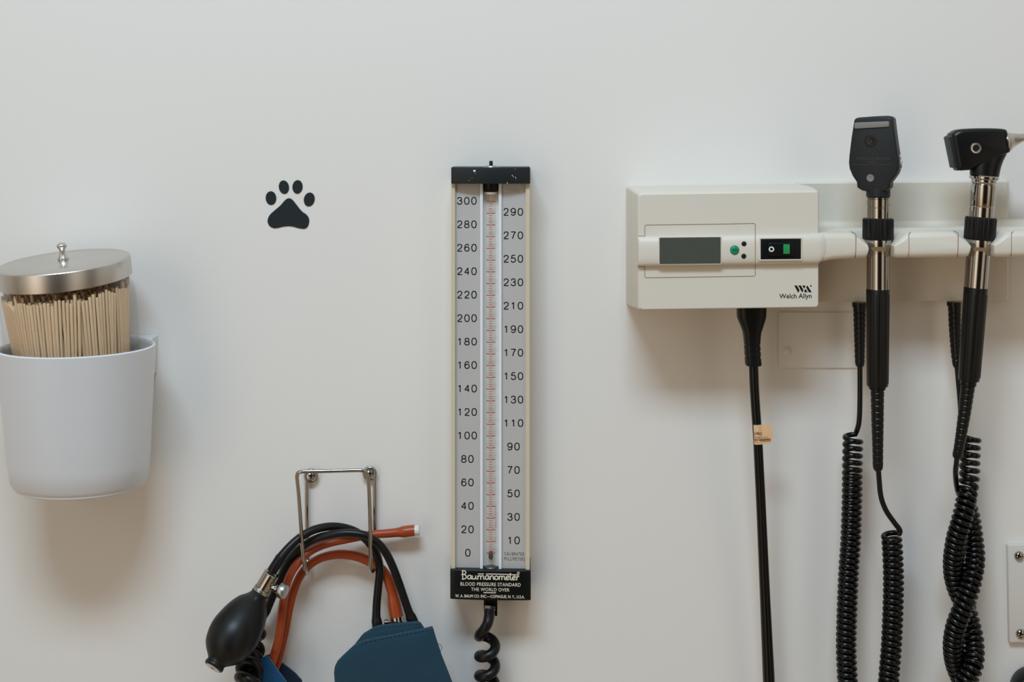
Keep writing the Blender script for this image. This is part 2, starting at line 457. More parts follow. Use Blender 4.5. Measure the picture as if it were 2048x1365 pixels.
# thin wooden sticks: one mesh, copied
GRP = 'thin wooden sticks in the glass jar'
SLAB = 'thin pale wooden stick standing upright among the bundle in the glass jar'
def sticks():
    Ls = 0.1432
    mb = MB(); r = 0.00125
    mb.lathe([(r * 0.8, 0), (r, 0.0008), (r, Ls - 0.0005), (r * 0.85, Ls)], (0, 0, 0), (0, 0, 1), 8)
    first = mb.build('wooden_stick', 'pale_wood', None, ang=50)
    tag(first, SLAB, 'stick', GRP)
    objs = [first]
    def place(rad, ang, dh, tilt, sc):
        o = first if not place.used else first.copy()
        if place.used: COL.objects.link(o)
        place.used = True
        b = J(rad * BS, ang + tilt, -JH + 0.0055)
        tp = J(rad, ang, -JH + 0.0055 + Ls)
        dvec = (tp - b).normalized()
        o.location = b
        q = Vector((0, 0, 1)).rotation_difference(dvec)
        o.rotation_mode = 'QUATERNION'
        o.rotation_quaternion = q @ Matrix.Rotation(random.uniform(0, 6.28), 4, 'Z').to_quaternion()
        o.scale = (sc, sc, 1 + dh / Ls)
    place.used = False
    cnt = 0
    for rad, a0, a1, step in ((0.0480, 176, 364, 0.0028), (0.0450, 174, 366, 0.0029), (0.0420, 178, 362, 0.0029), (0.0388, 180, 360, 0.0031), (0.0352, 180, 360, 0.0033), (0.0310, 180, 360, 0.0036)):
        n = int(math.radians(a1 - a0) * rad / step)
        run = 0.0
        for i in range(n):
            a = math.radians(a0 + (a1 - a0) * (i + 0.5) / n)
            if random.random() < 0.16: run = random.uniform(-0.24, 0.24)
            place(rad - random.uniform(0, 0.0006), a, random.gauss(0, 0.0013) + (random.uniform(0.003, 0.006) if random.random() < 0.05 else 0), run + random.uniform(-0.05, 0.05), random.uniform(0.84, 1.06)); cnt += 1
    # the rest of the bundle behind and inside, too many to tell apart
    bm = MB(); st = 0.0031; r_ = 0.00125
    for iy in range(-16, 17):
        for ix in range(-16, 17):
            x = (ix + 0.5 * (iy % 2)) * st; y = iy * st * 0.87
            rr = math.hypot(x, y)
            if (x - 0.0446) ** 2 + (y - 0.0162) ** 2 < 0.0078 ** 2: continue
            if rr > 0.0478 or (math.sin(math.atan2(y, x)) < 0.03 and rr > 0.0285): continue
            h = Ls + random.gauss(0, 0.0022) + (random.uniform(0.003, 0.007) if random.random() < 0.08 else 0)
            b0 = J(0, 0, -JH + 0.0055) + (ju * x + jw * y) * BS
            q = J(0, 0, -JH + 0.0055 + h) + ju * (x + random.gauss(0, 0.0006)) + jw * (y + random.gauss(0, 0.0006))
            bm.sweep([b0, q], r_, 6)
    o = bm.build('wooden_sticks', 'pale_wood', None, ang=50)
    o['kind'] = 'stuff'
    tag(o, 'crowded inner and rear part of the bundle of wooden sticks in the glass jar', 'sticks')
sticks()
def depressor(name, label, rad, ang, top, wd, tilt):
    mb = MB(); L_ = 0.142 + top; poly = []
    for k in range(13):
        a = PI * k / 12; poly.append((wd * math.cos(a), L_ - wd * 0.75 + wd * 0.75 * math.sin(a)))
    for k in range(13):
        a = PI + PI * k / 12; poly.append((wd * math.cos(a), wd + wd * math.sin(a)))
    mb.loft([[Vector((x, y, z)) for x, z in poly] for y in (-0.0008, 0.0008)])
    o = mb.build(name, 'pale_wood', None, ang=40)
    tag(o, label, 'tongue depressor')
    b = J(rad * BS, ang, -JH + 0.0056)
    up = (J(rad, ang, -JH + 0.0056 + L_) - b).normalized()
    rad_dir = (J(1, ang, 0) - J(0, ang, 0)); rad_dir = (rad_dir - up * rad_dir.dot(up)).normalized()
    tang = up.cross(rad_dir)
    M = Matrix((tang, -rad_dir, up)).transposed().to_4x4()
    o.matrix_world = Matrix.Translation(b) @ M @ Matrix.Rotation(tilt, 4, 'Y')
depressor('tongue_depressor', 'wide flat wooden depressor standing taller than the sticks at the right side of the jar', 0.0474, math.radians(20), 0.0100, 0.0070, 0.0)
depressor('tongue_depressor', 'wide flat wooden depressor facing out at the left side of the jar', 0.0492, math.radians(-133), 0.0005, 0.0075, 0.0)

# ------------------------------------------------------------------ wire hook
def hook():
    t = thing('wire_hook', 'chrome wire hook screwed to the wall holding the orange and black tubes', 'hook', tuple(W(680, 1140, 0)))
    r = 3.9
    path = [(613.5, 968, 0.0045), (613.5, 1010, 0.0045), (614, 1060, 0.0045), (615, 1110, 0.0060), (616, 1136, 0.0120), (614.5, 1147, 0.021), (612, 1143, 0.030), (608.5, 1128, 0.0355),
            (604.5, 1091, 0.043), (600.5, 1035, 0.054), (597.5, 992, 0.062), (595, 966, 0.067), (594, 954, 0.069), (596.5, 946.5, 0.070), (604, 944, 0.0705), (625, 943.6, 0.0705), (665, 942.6, 0.0705), (708, 941.4, 0.0705), (722, 941.6, 0.0705),
            (731, 945, 0.070), (735.5, 954, 0.069), (737.5, 972, 0.067), (739, 1000, 0.062), (740.5, 1045, 0.054), (741, 1093, 0.043), (741, 1128, 0.0355), (742.5, 1141, 0.030), (745.5, 1145, 0.021), (748.5, 1134, 0.0120),
            (749.5, 1108, 0.0060), (749.7, 1060, 0.0045), (749.5, 1010, 0.0045), (749.3, 966, 0.0045)]
    mb = tube([(x, y, d, r) for x, y, d in path], 6, 12)
    for cx, cy, ex in ((622, 952, 613.5), (739.5, 947.5, 749.3)):   # eyelets of the same wire
        c = W(cx, cy, 0.0045)
        rr_ = 11.3 * S(0.0045)
        pts = [c + Vector((math.cos(a), 0, math.sin(a))) * rr_ for a in [2 * PI * k / 32 for k in range(33)]]
        mb.sweep(pts, 3.4 * S(0), 10, False)
        mb.sweep([W(ex, 970, 0.0045), W(ex, cy + 8, 0.0045)], 3.4 * S(0), 10)
    mb.build('wire_frame', 'wire_chrome', t, ang=60)
    for cx, cy in ((622, 952), (739.5, 947.5)):
        s = S(0.0045); c = W(cx, cy, 0.0)
        mb = MB(); mb.lathe([(9.6 * s, 0), (9.6 * s, 0.0048), (8.5 * s, 0.0056), (5 * s, 0.0062), (0, 0.0064)], c, (0, -1, 0), 28)
        sc = mb.build('screw', 'steel_knurl', t, ang=50)
        mb = MB()
        for rx, ry in ((5.5, 1.3), (1.3, 5.5)):
            p = rect(cx - rx, cx + rx, cy - ry, cy + ry)
            prism(p, 0.0045, 0.0067, mb)
        k = mb.build('cross_slot', 'dark_hole', sc)
hook()

# ------------------------------------------------------------------ tubes, bulb, cuffs
C4 = lambda x, y: (390 + x / 2.935, 900 + y / 2.935)
def t4(pts): return [(*C4(x, y), d, r / 2.935) for x, y, d, r in pts]
def coil_pts(ax, R, pitch, th0, sgn=1, per=18):
    """helix around a list of world points; R, pitch in metres"""
    P = [Vector(p) for p in ax]; ln = [0.0]
    for a, b in zip(P, P[1:]): ln.append(ln[-1] + (b - a).length)
    out = []; tot = ln[-1]; s = 0.0; th = th0; i = 0
    while s < tot:
        while i < len(ln) - 2 and ln[i + 1] < s: i += 1
        f = (s - ln[i]) / max(ln[i + 1] - ln[i], 1e-9)
        c = P[i].lerp(P[i + 1], f)
        a = P[max(i - 3, 0)]; b = P[min(i + 4, len(P) - 1)]
        t = (b - a).normalized()
        u = Vector((0, -1, 0)); u = (u - t * u.dot(t)).normalized(); v = t.cross(u)
        pt = pitch(s) if callable(pitch) else pitch
        rr_ = R(s) if callable(R) else R
        out.append(c + (u * math.cos(th) + v * math.sin(th)) * rr_)
        th += sgn * 2 * PI / per; s += pt / per
    return out

def bulb():
    a0 = W(520, 1188, 0.050); a1 = W(428, 1333, 0.086)
    t = thing('inflation_bulb', 'black rubber squeeze bulb with chrome valve at the end of a black tube', 'squeeze bulb', tuple(a1))
    ax = (a1 - a0).normalized(); s = S(0.066); sl = (a1 - a0).length / 172.0
    prof = [(0, -2), (17.5, -2), (18, 4), (23, 14), (34.5, 29), (43.5, 52), (48.5, 75), (50.8, 95), (49, 115), (43, 135), (35, 147), (25, 157), (20, 162), (19, 166), (20, 169), (20, 173), (18, 175.5), (14.5, 176), (0, 175.5)]
    mb = MB(); mb.lathe([(r * s, q * sl) for r, q in smooth(prof, 3)], a0, ax, 48); mb.build('bulb', 'bulb_rubber', t, ang=70)
    mb = MB(); mb.lathe([(15 * s, 174 * sl), (15.2 * s, 176.6 * sl), (14 * s, 177.3 * sl), (4.2 * s, 177.3 * sl), (3.6 * s, 176.7 * sl), (0, 176.7 * sl)], a0, ax, 28)
    ev = mb.build('end_valve', 'white_plug', t)
    mb = MB(); mb.lathe([(3.8 * s, 176.2 * sl), (3.8 * s, 177.5 * sl), (0, 177.5 * sl)], a0, ax, 16); mb.build('valve_hole', 'dark_hole', ev)
    s = S(0.05)
    # chrome valve: collar (knurled) and cylinder
    top = W(544, 1147, 0.050)
    vx = (a0 - top).normalized(); ln = (a0 - top).length
    mb = MB()
    mb.lathe([(0, 0), (15 * s, 0), (16.2 * s, 1.2 * s), (16.2 * s, ln - 13.5 * s), (15 * s, ln - 13 * s), (0, ln - 13 * s)], top, vx, 40)
    v = mb.build('air_valve', 'chrome', t)
    mb = MB(); mb.lathe([(0, ln - 13 * s), (17 * s, ln - 13 * s), (17.6 * s, ln - 12 * s), (17.6 * s, ln - 1 * s), (16.5 * s, ln + 1.5 * s), (0, ln + 1.5 * s)], top, vx, 72, mod=lambda k: 1.0 if k % 2 else 0.985)
    mb.build('knurled_collar', 'steel_knurl', v)
    p0 = W(545, 1176, 0.052); p1 = W(573, 1186, 0.056)
    tx = (p1 - p0).normalized()
    mb = MB(); mb.lathe([(0, 0), (6 * s, 0), (6 * s, 6 * s), (8 * s, 8 * s), (8 * s, 11 * s), (5 * s, 13 * s), (5 * s, 17 * s), (0, 17 * s)], p0, tx, 24)
    mb.build('valve_stem', 'chrome', v)
    mb = MB(); mb.lathe([(0, 15 * s), (11 * s, 15 * s), (14.5 * s, 17 * s), (15 * s, 19 * s), (15 * s, 28 * s), (13.5 * s, 30 * s), (8 * s, 30.5 * s), (0, 30.5 * s)], p0, tx, 60, mod=lambda k: 1.0 if k % 2 else 0.97)
    mb.build('thumb_screw', 'steel_knurl', v)
    # the tube from valve over the hook
    pts = t4([(452, 714, .050, 31), (470, 686, .050, 31), (497, 645, .0485, 31), (520, 612, .047, 27), (560, 566, .044, 25), (612, 520, .040, 24.5), (680, 478, .035, 24), (760, 455, .030, 24), (830, 452, .0265, 24), (900, 465, .0235, 24), (960, 492, .0210, 24),
              (1012, 535, .0205, 24), (1052, 590, .0205, 24), (1078, 655, .021, 24), (1084, 720, .022, 24), (1076, 800, .0225, 24), (1067, 900, .023, 24), (1064, 975, .024, 25), (1066, 1005, .0245, 30), (1070, 1030, .025, 31), (1074, 1085, .026, 31)])
    tube(pts, 7, 16).build('air_tube', 'black_rubber', t, ang=60)
    tube(t4([(497, 645, .0485, 32.5), (505, 634, .048, 32.5)]), 3, 16).build('tube_collar', 'black_rubber', t, ang=60)
bulb()

def black_hose():
    pts = t4([(1287, 1090, .026, 33), (1284, 1030, .026, 33), (1268, 985, .026, 31), (1256, 955, .0265, 25), (1230, 880, .0275, 24), (1196, 780, .029, 24), (1160, 685, .031, 24), (1120, 606, .0325, 24), (1070, 546, .034, 24), (1010, 508, .035, 24),
              (940, 492, .0355, 24), (870, 490, .0355, 24), (800, 500, .035, 24), (730, 517, .0335, 24), (662, 548, .031, 24), (602, 594, .0285, 25), (560, 644, .026, 26), (528, 698, .0235, 26), (505, 745, .0215, 25), (478, 810, .0195, 24), (448, 880, .018, 24), (420, 950, .017, 24)])
    s = smooth(pts, 7)
    P = [W(p[0], p[1], p[2]) for p in s]; Rr = [p[3] * S(p[2]) for p in s]
    ax = [W(*C4(x, y), d) for x, y, d in smooth([(352, 985, .0165), (350, 1040, .0175), (341, 1140, .022), (324, 1228, .033), (317, 1318, .0535), (308, 1430, .060), (302, 1560, .060)], 10)]
    def Rf(q): return (14.5 + min(q / 0.06, 1) * 3.0) * S(.02)
    def Pf(q): return 31.5 * S(.02)
    h = coil_pts(ax, Rf, Pf, -1.6, -1, 20)
    P += h; Rr += [(9.0 + min(k / 50, 1) * 2.0) * S(.02) for k in range(len(h))]
    mb = MB(); mb.sweep(P, Rr, 14)
    o = mb.build('rubber_hose', 'black_rubber', None, ang=60)
    tag(o, 'black hose passing in front over the hook, coiled behind the squeeze bulb', 'hose')
black_hose()

def orange():
    t = thing('orange_tube', 'orange rubber tube with its plugged free end sticking out right past the hook', 'tube', tuple(W(545, 1330, 0.03)))
    pts = t4([(440, 1275, .034, 26), (455, 1238, .034, 26), (468, 1195, .034, 25), (478, 1165, .0345, 26), (492, 1100, .034, 24), (504, 1000, .033, 24), (517, 900, .032, 24), (536, 800, .031, 24), (562, 730, .0325, 24), (602, 668, .0305, 24), (655, 612, .0260, 24), (722, 572, .0215, 24),
              (800, 545, .0185, 24), (900, 524, .015, 24), (980, 508, .013, 24), (1060, 497, .0125, 24), (1130, 492, .0125, 25), (1190, 486, .0125, 27), (1225, 482, .0125, 33), (1270, 476, .0125, 32.5), (1290, 474.5, .0125, 32)])
    tube(pts, 7, 16).build('tube_wall', 'orange_rubber', t, ang=60)
    a = W(*C4(1286, 475), .0125); b = W(*C4(1318, 472), .0125); s = S(.0125) / 2.935
    mb = MB(); L_ = (b - a).length
    mb.lathe([(0, 0), (30 * s, 0), (30 * s, L_ * .9), (28 * s, L_), (15 * s, L_), (13 * s, L_ * .9), (0, L_ * .9)], a, b - a, 28); mb.build('end_plug', 'white_plug', t)
    t = thing('orange_tube', 'orange rubber tube arching lowest through the hook, ending in a chrome connector', 'tube', tuple(W(794, 1240, 0.02)))
    pts = t4([(468, 1290, .019, 25), (490, 1230, .019, 25), (512, 1140, .0185, 25), (532, 1050, .018, 25), (550, 950, .0175, 25), (572, 855, .017, 25), (605, 765, .0165, 25), (652, 695, .016, 25), (722, 644, .0155, 25), (800, 620, .0150, 26), (870, 615, .0145, 27),
              (950, 627, .0145, 28), (1020, 655, .0145, 28), (1085, 695, .0145, 29), (1125, 745, .015, 30), (1147, 800, .0155, 31), (1160, 850, .016, 32), (1168, 900, .017, 39), (1177, 950, .018, 41), (1184, 985, .019, 41)])
    tube(pts, 7, 16).build('tube_wall', 'orange_rubber', t, ang=60)
    a = W(*C4(1182, 978), .019); b = W(*C4(1196, 1075), .0225); s = S(.02) / 2.935; L_ = (b - a).length
    mb = MB(); mb.lathe([(0, 0), (35 * s, 0), (36 * s, L_ * .1), (36 * s, L_ * .3), (40 * s, L_ * .32), (40 * s, L_), (0, L_)], a, b - a, 32); c = mb.build('metal_connector', 'chrome', t)
    a = W(*C4(1150, 1012), .020); b = W(*C4(1112, 1018), .020)
    L_ = (b - a).length
    mb = MB(); mb.lathe([(0, 0), (10 * s, 0), (10 * s, L_ * .4), (20 * s, L_ * .45), (20 * s, L_ * .9), (16 * s, L_), (0, L_)], a, b - a, 24); mb.build('connector_knob', 'chrome', c)
orange()

def cuffs():
    C = lambda x, y: (640 + x / 7.314, 1180 + y / 7.314)
    t = thing('blood_pressure_cuff', 'folded dark blue cloth cuff hanging on two black tubes and an orange one', 'cuff', tuple(W(780, 1500, 0)))
    back = [C(x, y) for x, y in ((600, 690), (640, 650), (700, 615), (770, 572), (830, 545), (900, 530), (1000, 520), (1200, 500), (1350, 484), (1430, 480), (1465, 492), (1490, 525), (1530, 590), (1620, 800), (1700, 1000))] + \
           [(885, 1400), (890, 1520), (700, 1520), (690, 1400), C(330, 1060), C(470, 860), C(540, 770)]
    front = [C(x, y) for x, y in ((495, 828), (560, 790), (640, 762), (760, 735), (900, 706), (1050, 680), (1200, 652), (1350, 622), (1500, 592), (1610, 565), (1640, 557), (1655, 590), (1690, 710), (1740, 860), (1780, 985), (1850, 1160), (1920, 1340))] + \
            [(935, 1450), (945, 1525), (690, 1525), (672, 1420)] + [C(x, y) for x, y in ((210, 1353), (200, 1225), (212, 1140), (250, 1062), (320, 990), (400, 915))]
    def puff(poly, d0, d1, bev):
        mb = MB(); n = len(poly); fr = [W(x, y, d1) for x, y in poly]
        c = sum(fr, Vector()) / n
        rings = []
        for f, dd in ((0.985, d0), (1.0, d0 + 0.3 * (d1 - d0)), (1.0, d0 + 0.72 * (d1 - d0)), (0.985, d1 - 0.0008), (0.95, d1), (0.7, d1 + 0.0012), (0.3, d1 + 0.0018)):
            rings.append([Vector((c.x + (p.x - c.x) * f, -dd, c.z + (p.z - c.z) * f)) for p in fr])
        return mb.loft(rings)
    # the sleeve at the back is open for the tubes: two layers with a gap
    puff(back, 0.0325, 0.0365, 0).build('inner_panel', 'blue_cloth', t, ang=60)
    puff([(x, y + 3) for x, y in back], 0.0115, 0.0135, 0).build('rear_panel', 'blue_cloth', t, ang=60)
    puff(front, 0.0375, 0.0425, 0).build('outer_panel', 'blue_cloth', t, ang=60)
    mb = MB()                                     # stitching along the outer panel's edge
    line = smooth([C(x, y) for x, y in ((600, 795), (760, 752), (900, 722), (1050, 695), (1200, 667), (1350, 638), (1500, 608), (1600, 587))], 5)
    for i in range(0, len(line) - 1, 2):
        mb.sweep([W(*line[i], 0.0428), W(line[i + 1][0], line[i + 1][1], 0.0428)], 0.0003, 6)
    mb.build('stitching', 'navy_cloth', t)
    line = smooth([C(x, y) for x, y in ((800, 590), (900, 560), (1050, 545), (1200, 528), (1350, 512), (1460, 510))], 5)
    mb = MB()
    for i in range(0, len(line) - 1, 2):
        mb.sweep([W(*line[i], 0.0368), W(line[i + 1][0], line[i + 1][1], 0.0368)], 0.00025, 6)
    mb.build('stitching', 'navy_cloth', t)
    th = smooth([(*C(x, y), 0.040) for x, y in ((1715, 830), (1730, 800), (1760, 805), (1783, 850), (1770, 890), (1745, 905))], 6)
    mb = MB(); mb.sweep([W(*p) for p in th], 0.00022, 6); mb.build('loose_thread', 'thread_navy', t)
    mb = MB(); mb.sweep([W(*C(x, y), 0.041) for x, y in ((485, 832), (510, 812), (545, 792))], 0.0004, 6); mb.build('loose_thread', 'thread_navy', t)

    C = lambda x, y: (400 + x / 5.573, 1120 + y / 5.573)
    t = thing('blood_pressure_cuff', 'bright blue cloth cuff with navy inside, low behind the squeeze bulb', 'cuff', tuple(W(540, 1480, 0)))
    fr = [C(x, y) for x, y in ((600, 1170), (700, 1096), (745, 1078), (790, 1130), (860, 1235), (960, 1370))] + [(590, 1440), (470, 1440), (478, 1362)]
    puff(fr, 0.0385, 0.0415, 0).build('outer_panel', 'bright_blue_cloth', t, ang=60)
    bk = [C(x, y) for x, y in ((720, 1078), (780, 1064), (860, 1128), (980, 1210), (1060, 1275), (1130, 1350))] + [(625, 1440), (530, 1440)]
    puff(bk, 0.007, 0.010, 0).build('inner_panel', 'navy_cloth', t, ang=60)
    mb = MB(); mb.sweep([W(*C(x, y), 0.0105) for x, y in ((830, 1222), (860, 1216), (885, 1210))], 0.0004, 6); mb.build('loose_thread', 'thread_navy', t)
cuffs()

# ------------------------------------------------------------------ wall manometer
def manometer():
    t = thing('mercury_manometer', 'tall wall manometer with numbered silver scale and black ends', 'manometer', tuple(W(981, 1200, 0)))
    prism(rect(905, 1057, 345, 1190), 0.0, 0.0255).build('housing', 'tan_metal', t)
    for x0, x1 in ((902.4, 910.2), (1051.4, 1059.3)):
        prism(rrect(x0, x1, 360, 1142, 1.2, n=2), 0.0, 0.0345).build('edge_strip', 'tan_metal', t, ang=50)
    pl = []
    for x0, x1 in ((909.6, 960.4), (1003.4, 1052)):
        pl.append(prism(rect(x0, x1, 362, 1142), 0.0250, 0.0315).build('scale_plate', 'scale_silver', t))
    ch = prism(rect(964, 1000, 362, 1142), 0.0250, 0.0262).build('channel', 'channel_grey', t)
    for x0, x1 in ((960.2, 965.6), (997.4, 1003.2)):
        prism(rrect(x0, x1, 362, 1142, 1.6, n=3), 0.0250, 0.0335).build('rail', 'rail_white', t, ang=50)
    # cap: bowed front
    def bowed(x0, x1, y0, y1, de, dm, sl=0.0):
        n = 14; plan = []
        c = (x0 + x1) / 2
        pts = []
        for k in range(n + 1):
            u = -1 + 2 * k / n
            pts.append((x0 + (x1 - x0) * k / n, de + (dm - de) * (1 - u * u)))
        r = []
        for y in (y0, y1):
            ring = []
            for x, d in pts:
                p = W(x, y + (x - c) * sl, de); ring.append(Vector((p.x, -d, p.z)))
            a = ring[-1].copy(); a.y = 0; b = ring[0].copy(); b.y = 0
            r.append(ring + [a, b])
        mb = MB(); mb.loft(r); return mb
    cap = bowed(902.3, 1060.3, 334.7, 367.5, 0.0385, 0.0430)
    capo = cap.build('top_cap', 'black_satin', t, bevel=0.0006)
    mb = MB(); rnd = random.Random(3)
    for cx, cy, rr_ in ((949, 342, 2.6), (1024.5, 351, 0.9), (1026.5, 353.5, 0.8), (1031, 355, 1.0), (1032, 358, .6), (938, 361, .6), (944, 357, .5), (1014.5, 366, 1.1), (951, 347, .6), (1030, 338, .5)):
        u = (cx - 981.3) / 79; dd = 0.0385 + 0.0045 * (1 - u * u)
        poly = [(cx + rr_ * math.cos(a) * rnd.uniform(.7, 1.2), cy + rr_ * math.sin(a) * rnd.uniform(.6, 1.1)) for a in [2 * PI * k / 9 for k in range(9)]]
        prism(poly, dd - 0.001, dd + 0.0001, mb)
    mb.build('paint_fleck', 'white_mark', capo).location = (0, 0, 0)
    # knob on top
    s = S(0.03); o = W(982, 334.5, 0.028)
    mb = MB(); mb.lathe([(0, 0), (15 * s, 0), (14 * s, 2.0 * s), (10 * s, 3.2 * s), (0, 3.2 * s)], o, (0, 0, 1), 28); nb = mb.build('washer', 'steel_knurl', t)
    mb = MB(); mb.lathe([(0, 2 * s), (3.6 * s, 2 * s), (3.6 * s, 12 * s), (2.8 * s, 12.6 * s), (0, 12.6 * s)], o, (0, 0, 1), 16); mb.build('stud', 'black_satin', t)
    # top fitting and glass tube
    dt = 0.0300; s = S(dt); top = W(981.8, 364, dt)
    mb = MB(); mb.lathe([(0, 0), (14.6 * s, 0), (14.6 * s, 17 * s), (12.8 * s, 20 * s), (0, 20 * s)], top, (0, 0, -1), 32); mb.build('tube_fitting', 'base_black', t)
    mb = MB(); mb.lathe([(0, 19 * s), (11.6 * s, 19 * s), (11.8 * s, 22 * s), (11 * s, 24.5 * s), (0, 24.5 * s)], top, (0, 0, -1), 32); mb.build('tube_seal', 'channel_grey', t)
    R = 9.8 * s; L0 = (W(0, 386, dt).z); L1 = W(0, 1143, dt).z; c = W(981.8, 386, dt)
    mb = MB(); mb.lathe([(R, 0), (R, L0 - L1), (R * .45, L0 - L1), (R * .45, 0), (R, 0)], c, (0, 0, -1), 32)
    g = mb.build('glass_tube', 'tube_glass', t, ang=50)
    # graduations sit on the tube's curved front
    mb = MB()
    def tick(y, hw, th, cx):
        pts = []
        for k in range(9):
            x = -hw + 2 * hw * k / 8
            q = W(cx, y, dt); dx = x * s
            dd = math.sqrt(max(1e-9, (R * 1.01) ** 2 - min(dx * dx, (R * .99) ** 2)))
            pts.append(Vector((q.x + dx, -(dt + dd), W(cx, y, dt + R).z)))
        mb.sweep(pts, th * s, 6)
    for i in range(0, 151):
        y = 403.4 + 704.4 * i / 150
        cx = 981.6
        if i % 5 == 0: tick(y, 8.3, 0.85, cx)
        else: tick(y, 3.0, 0.62, cx)
    mb.build('graduation', 'print_red', g).location = (0, 0, 0)
    # mercury meniscus and lower seat
    mb = MB(); b = W(981.4, 1102, dt); mb.lathe([(0, 0), (2.6 * s, 1 * s), (4.3 * s, 4 * s), (4.3 * s, 14 * s), (3.0 * s, 17 * s), (0, 17 * s)], b, (0, 0, -1), 20); mb.build('mercury_column', 'mercury', g).location = (0, 0, 0)
    mb = MB(); b = W(981.4, 1133, dt); mb.lathe([(0, 0), (10.5 * s, 0), (12 * s, 2 * s), (13 * s, 5 * s), (13 * s, 12 * s), (0, 12 * s)], b, (0, 0, -1), 28); mb.build('tube_seat', 'mercury', t)
    text_mesh('BAUMANOMETER  N.Y.  U.S.A.', 990.6, 992.8, 1012, 1089, dt + 0.003, rot=1).build('side_lettering', 'print_red', g).location = (0, 0, 0)
    # numerals, drawn with an even pen
    DG = {'0': [[(.5, 0), (.84, .09), (1, .5), (.84, .91), (.5, 1), (.16, .91), (0, .5), (.16, .09), (.5, 0)]],
          '1': [[(.16, .22), (.38, .14), (.55, 0)], [(.55, 0), (.55, 1)]],
          '2': [[(.04, .29), (.14, .08), (.48, 0), (.84, .08), (.93, .29), (.74, .54), (.26, .79), (.03, 1)], [(.03, 1), (1, 1)]],
          '3': [[(.05, .24), (.18, .06), (.48, 0), (.82, .07), (.91, .25), (.78, .42), (.42, .46)], [(.42, .46), (.84, .53), (.98, .73), (.83, .94), (.48, 1), (.14, .93), (.01, .74)]],
          '4': [[(.74, 0), (.37, .35), (0, .70)], [(0, .70), (1, .70)], [(.74, 0), (.74, 1)]],
          '5': [[(.9, 0), (.2, 0)], [(.2, 0), (.1, .48)], [(.1, .48), (.36, .36), (.72, .39), (.97, .64), (.87, .90), (.5, 1), (.15, .93), (.01, .75)]],
          '6': [[(.92, .22), (.78, .05), (.5, 0), (.16, .14), (.02, .55), (.12, .88), (.5, 1), (.87, .9), (.98, .68), (.86, .46), (.52, .38), (.18, .48), (.03, .66)]],
          '7': [[(0, 0), (1, 0)], [(1, 0), (.58, .46), (.36, 1)]],
          '8': [[(.5 + .42 * math.cos(a), .235 + .235 * math.sin(a)) for a in [2 * PI * k / 12 for k in range(13)]], [(.5 + .5 * math.cos(a), .735 + .265 * math.sin(a)) for a in [2 * PI * k / 12 for k in range(13)]]]}
    DG['9'] = [[(1 - x, 1 - y) for x, y in DG['6'][0]]]
    def numeral(txt, cx, cy, mb):
        ww, hh, adv = 9.0, 13.6, 14.2
        x = cx - (adv * (len(txt) - 1) + ww) / 2
        for ch in txt:
            for st in DG[ch]:
                pts = smooth([(x + u * ww, cy - hh / 2 + v * hh) for u, v in st], 4 if len(st) > 2 else 1)
                mb.sweep([W(a, b, 0.03155) for a, b in pts], 1.08 * S(.0315), 8, True, flat=0.12)
            x += adv
    for side in (0, 1):
        mb = MB()
        for v in range(300 - 10 * side, -1, -20):
            y = 403.4 + 704.4 * (300 - v) / 300 - 1.4
            if side == 0:
                cx = 933.6 + (300 - v) / 300 * 1.0; hw = {3: 19.8, 2: 12.7, 1: 6.2}[len(str(v))]
                if len(str(v)) == 2: cx += 0.4
                if v == 0: cx += 1
            else:
                cx = 1026.5 + (300 - v) / 300 * 0.6; hw = {3: 19.2, 2: 12.6}[len(str(v))]
                y += -1.4
            
            numeral(str(v), cx, y, mb)
        mb.build('numerals', 'print_black', pl[side]).location = (0, 0, 0)
    mb = MB(); text_mesh('CALIBRATED', 1009, 1048.3, 1105.2, 1112, 0.0315, bold=0.003, slope=0.03, spacing=1.35, mb=mb)
    text_mesh('MILLIMETERS', 1008.5, 1049.5, 1115.2, 1122, 0.0315, bold=0.0, slope=0.03, spacing=1.35, mb=mb)
    mb.build('caption', 'print_black', pl[1]).location = (0, 0, 0)
    text_mesh('T27962', 1013.5, 1041, 377.5, 385.5, 0.0315).build('serial_number', 'faint_grey', pl[1]).location = (0, 0, 0)
    # base block
    SL = 0.0175
    de, dm = 0.0370, 0.0386
    base = bowed(900.4, 1061.6, 1141, 1200.5, de, dm, SL).build('base_block', 'base_black', t, bevel=0.0008)
    def dB(x): u = (x - 981) / 80.5; return de + (dm - de) * (1 - u * u)
    mb = MB()
    def fit(body, x0, x1, y0, y1, bold, sp=1.0):
        m0 = len(mb.v)
        text_mesh(body, x0, x1, y0, y1, 0.0387, bold=bold, slope=SL, spacing=sp, mb=mb)
    def q(p): return (905 + p[0] / 12.8, 1135 + (p[1] + (p[0] - 290) * 0.02) / 12.8)
    def stroke(pts, wd=27, m=5):
        pts = smooth([q(p) for p in pts], m)
        mb.sweep([W(x, y, 0.0388) for x, y in pts], wd / 2 / 12.8 * S(.039), 8, True, flat=0.12)
    def at_(x0, wdt, pts): return [(x0 + wdt * u, y) for u, y in pts]
    def l_a(x, w_):
        stroke(at_(x, w_, [(.80, 222), (.5, 207), (.16, 228), (.10, 272), (.32, 304), (.6, 292), (.78, 250)])); stroke(at_(x, w_, [(.80, 210), (.79, 280), (1.05, 303)]))
    def l_u(x, w_):
        stroke(at_(x, w_, [(.08, 210), (.12, 275), (.35, 305), (.6, 292), (.76, 250)])); stroke(at_(x, w_, [(.77, 210), (.77, 280), (1.02, 303)]))
    def l_n(x, w_):
        stroke(at_(x, w_, [(.16, 210), (.16, 312)])); stroke(at_(x, w_, [(.16, 245), (.45, 212), (.72, 222), (.78, 260), (.78, 290), (1.0, 303)]))
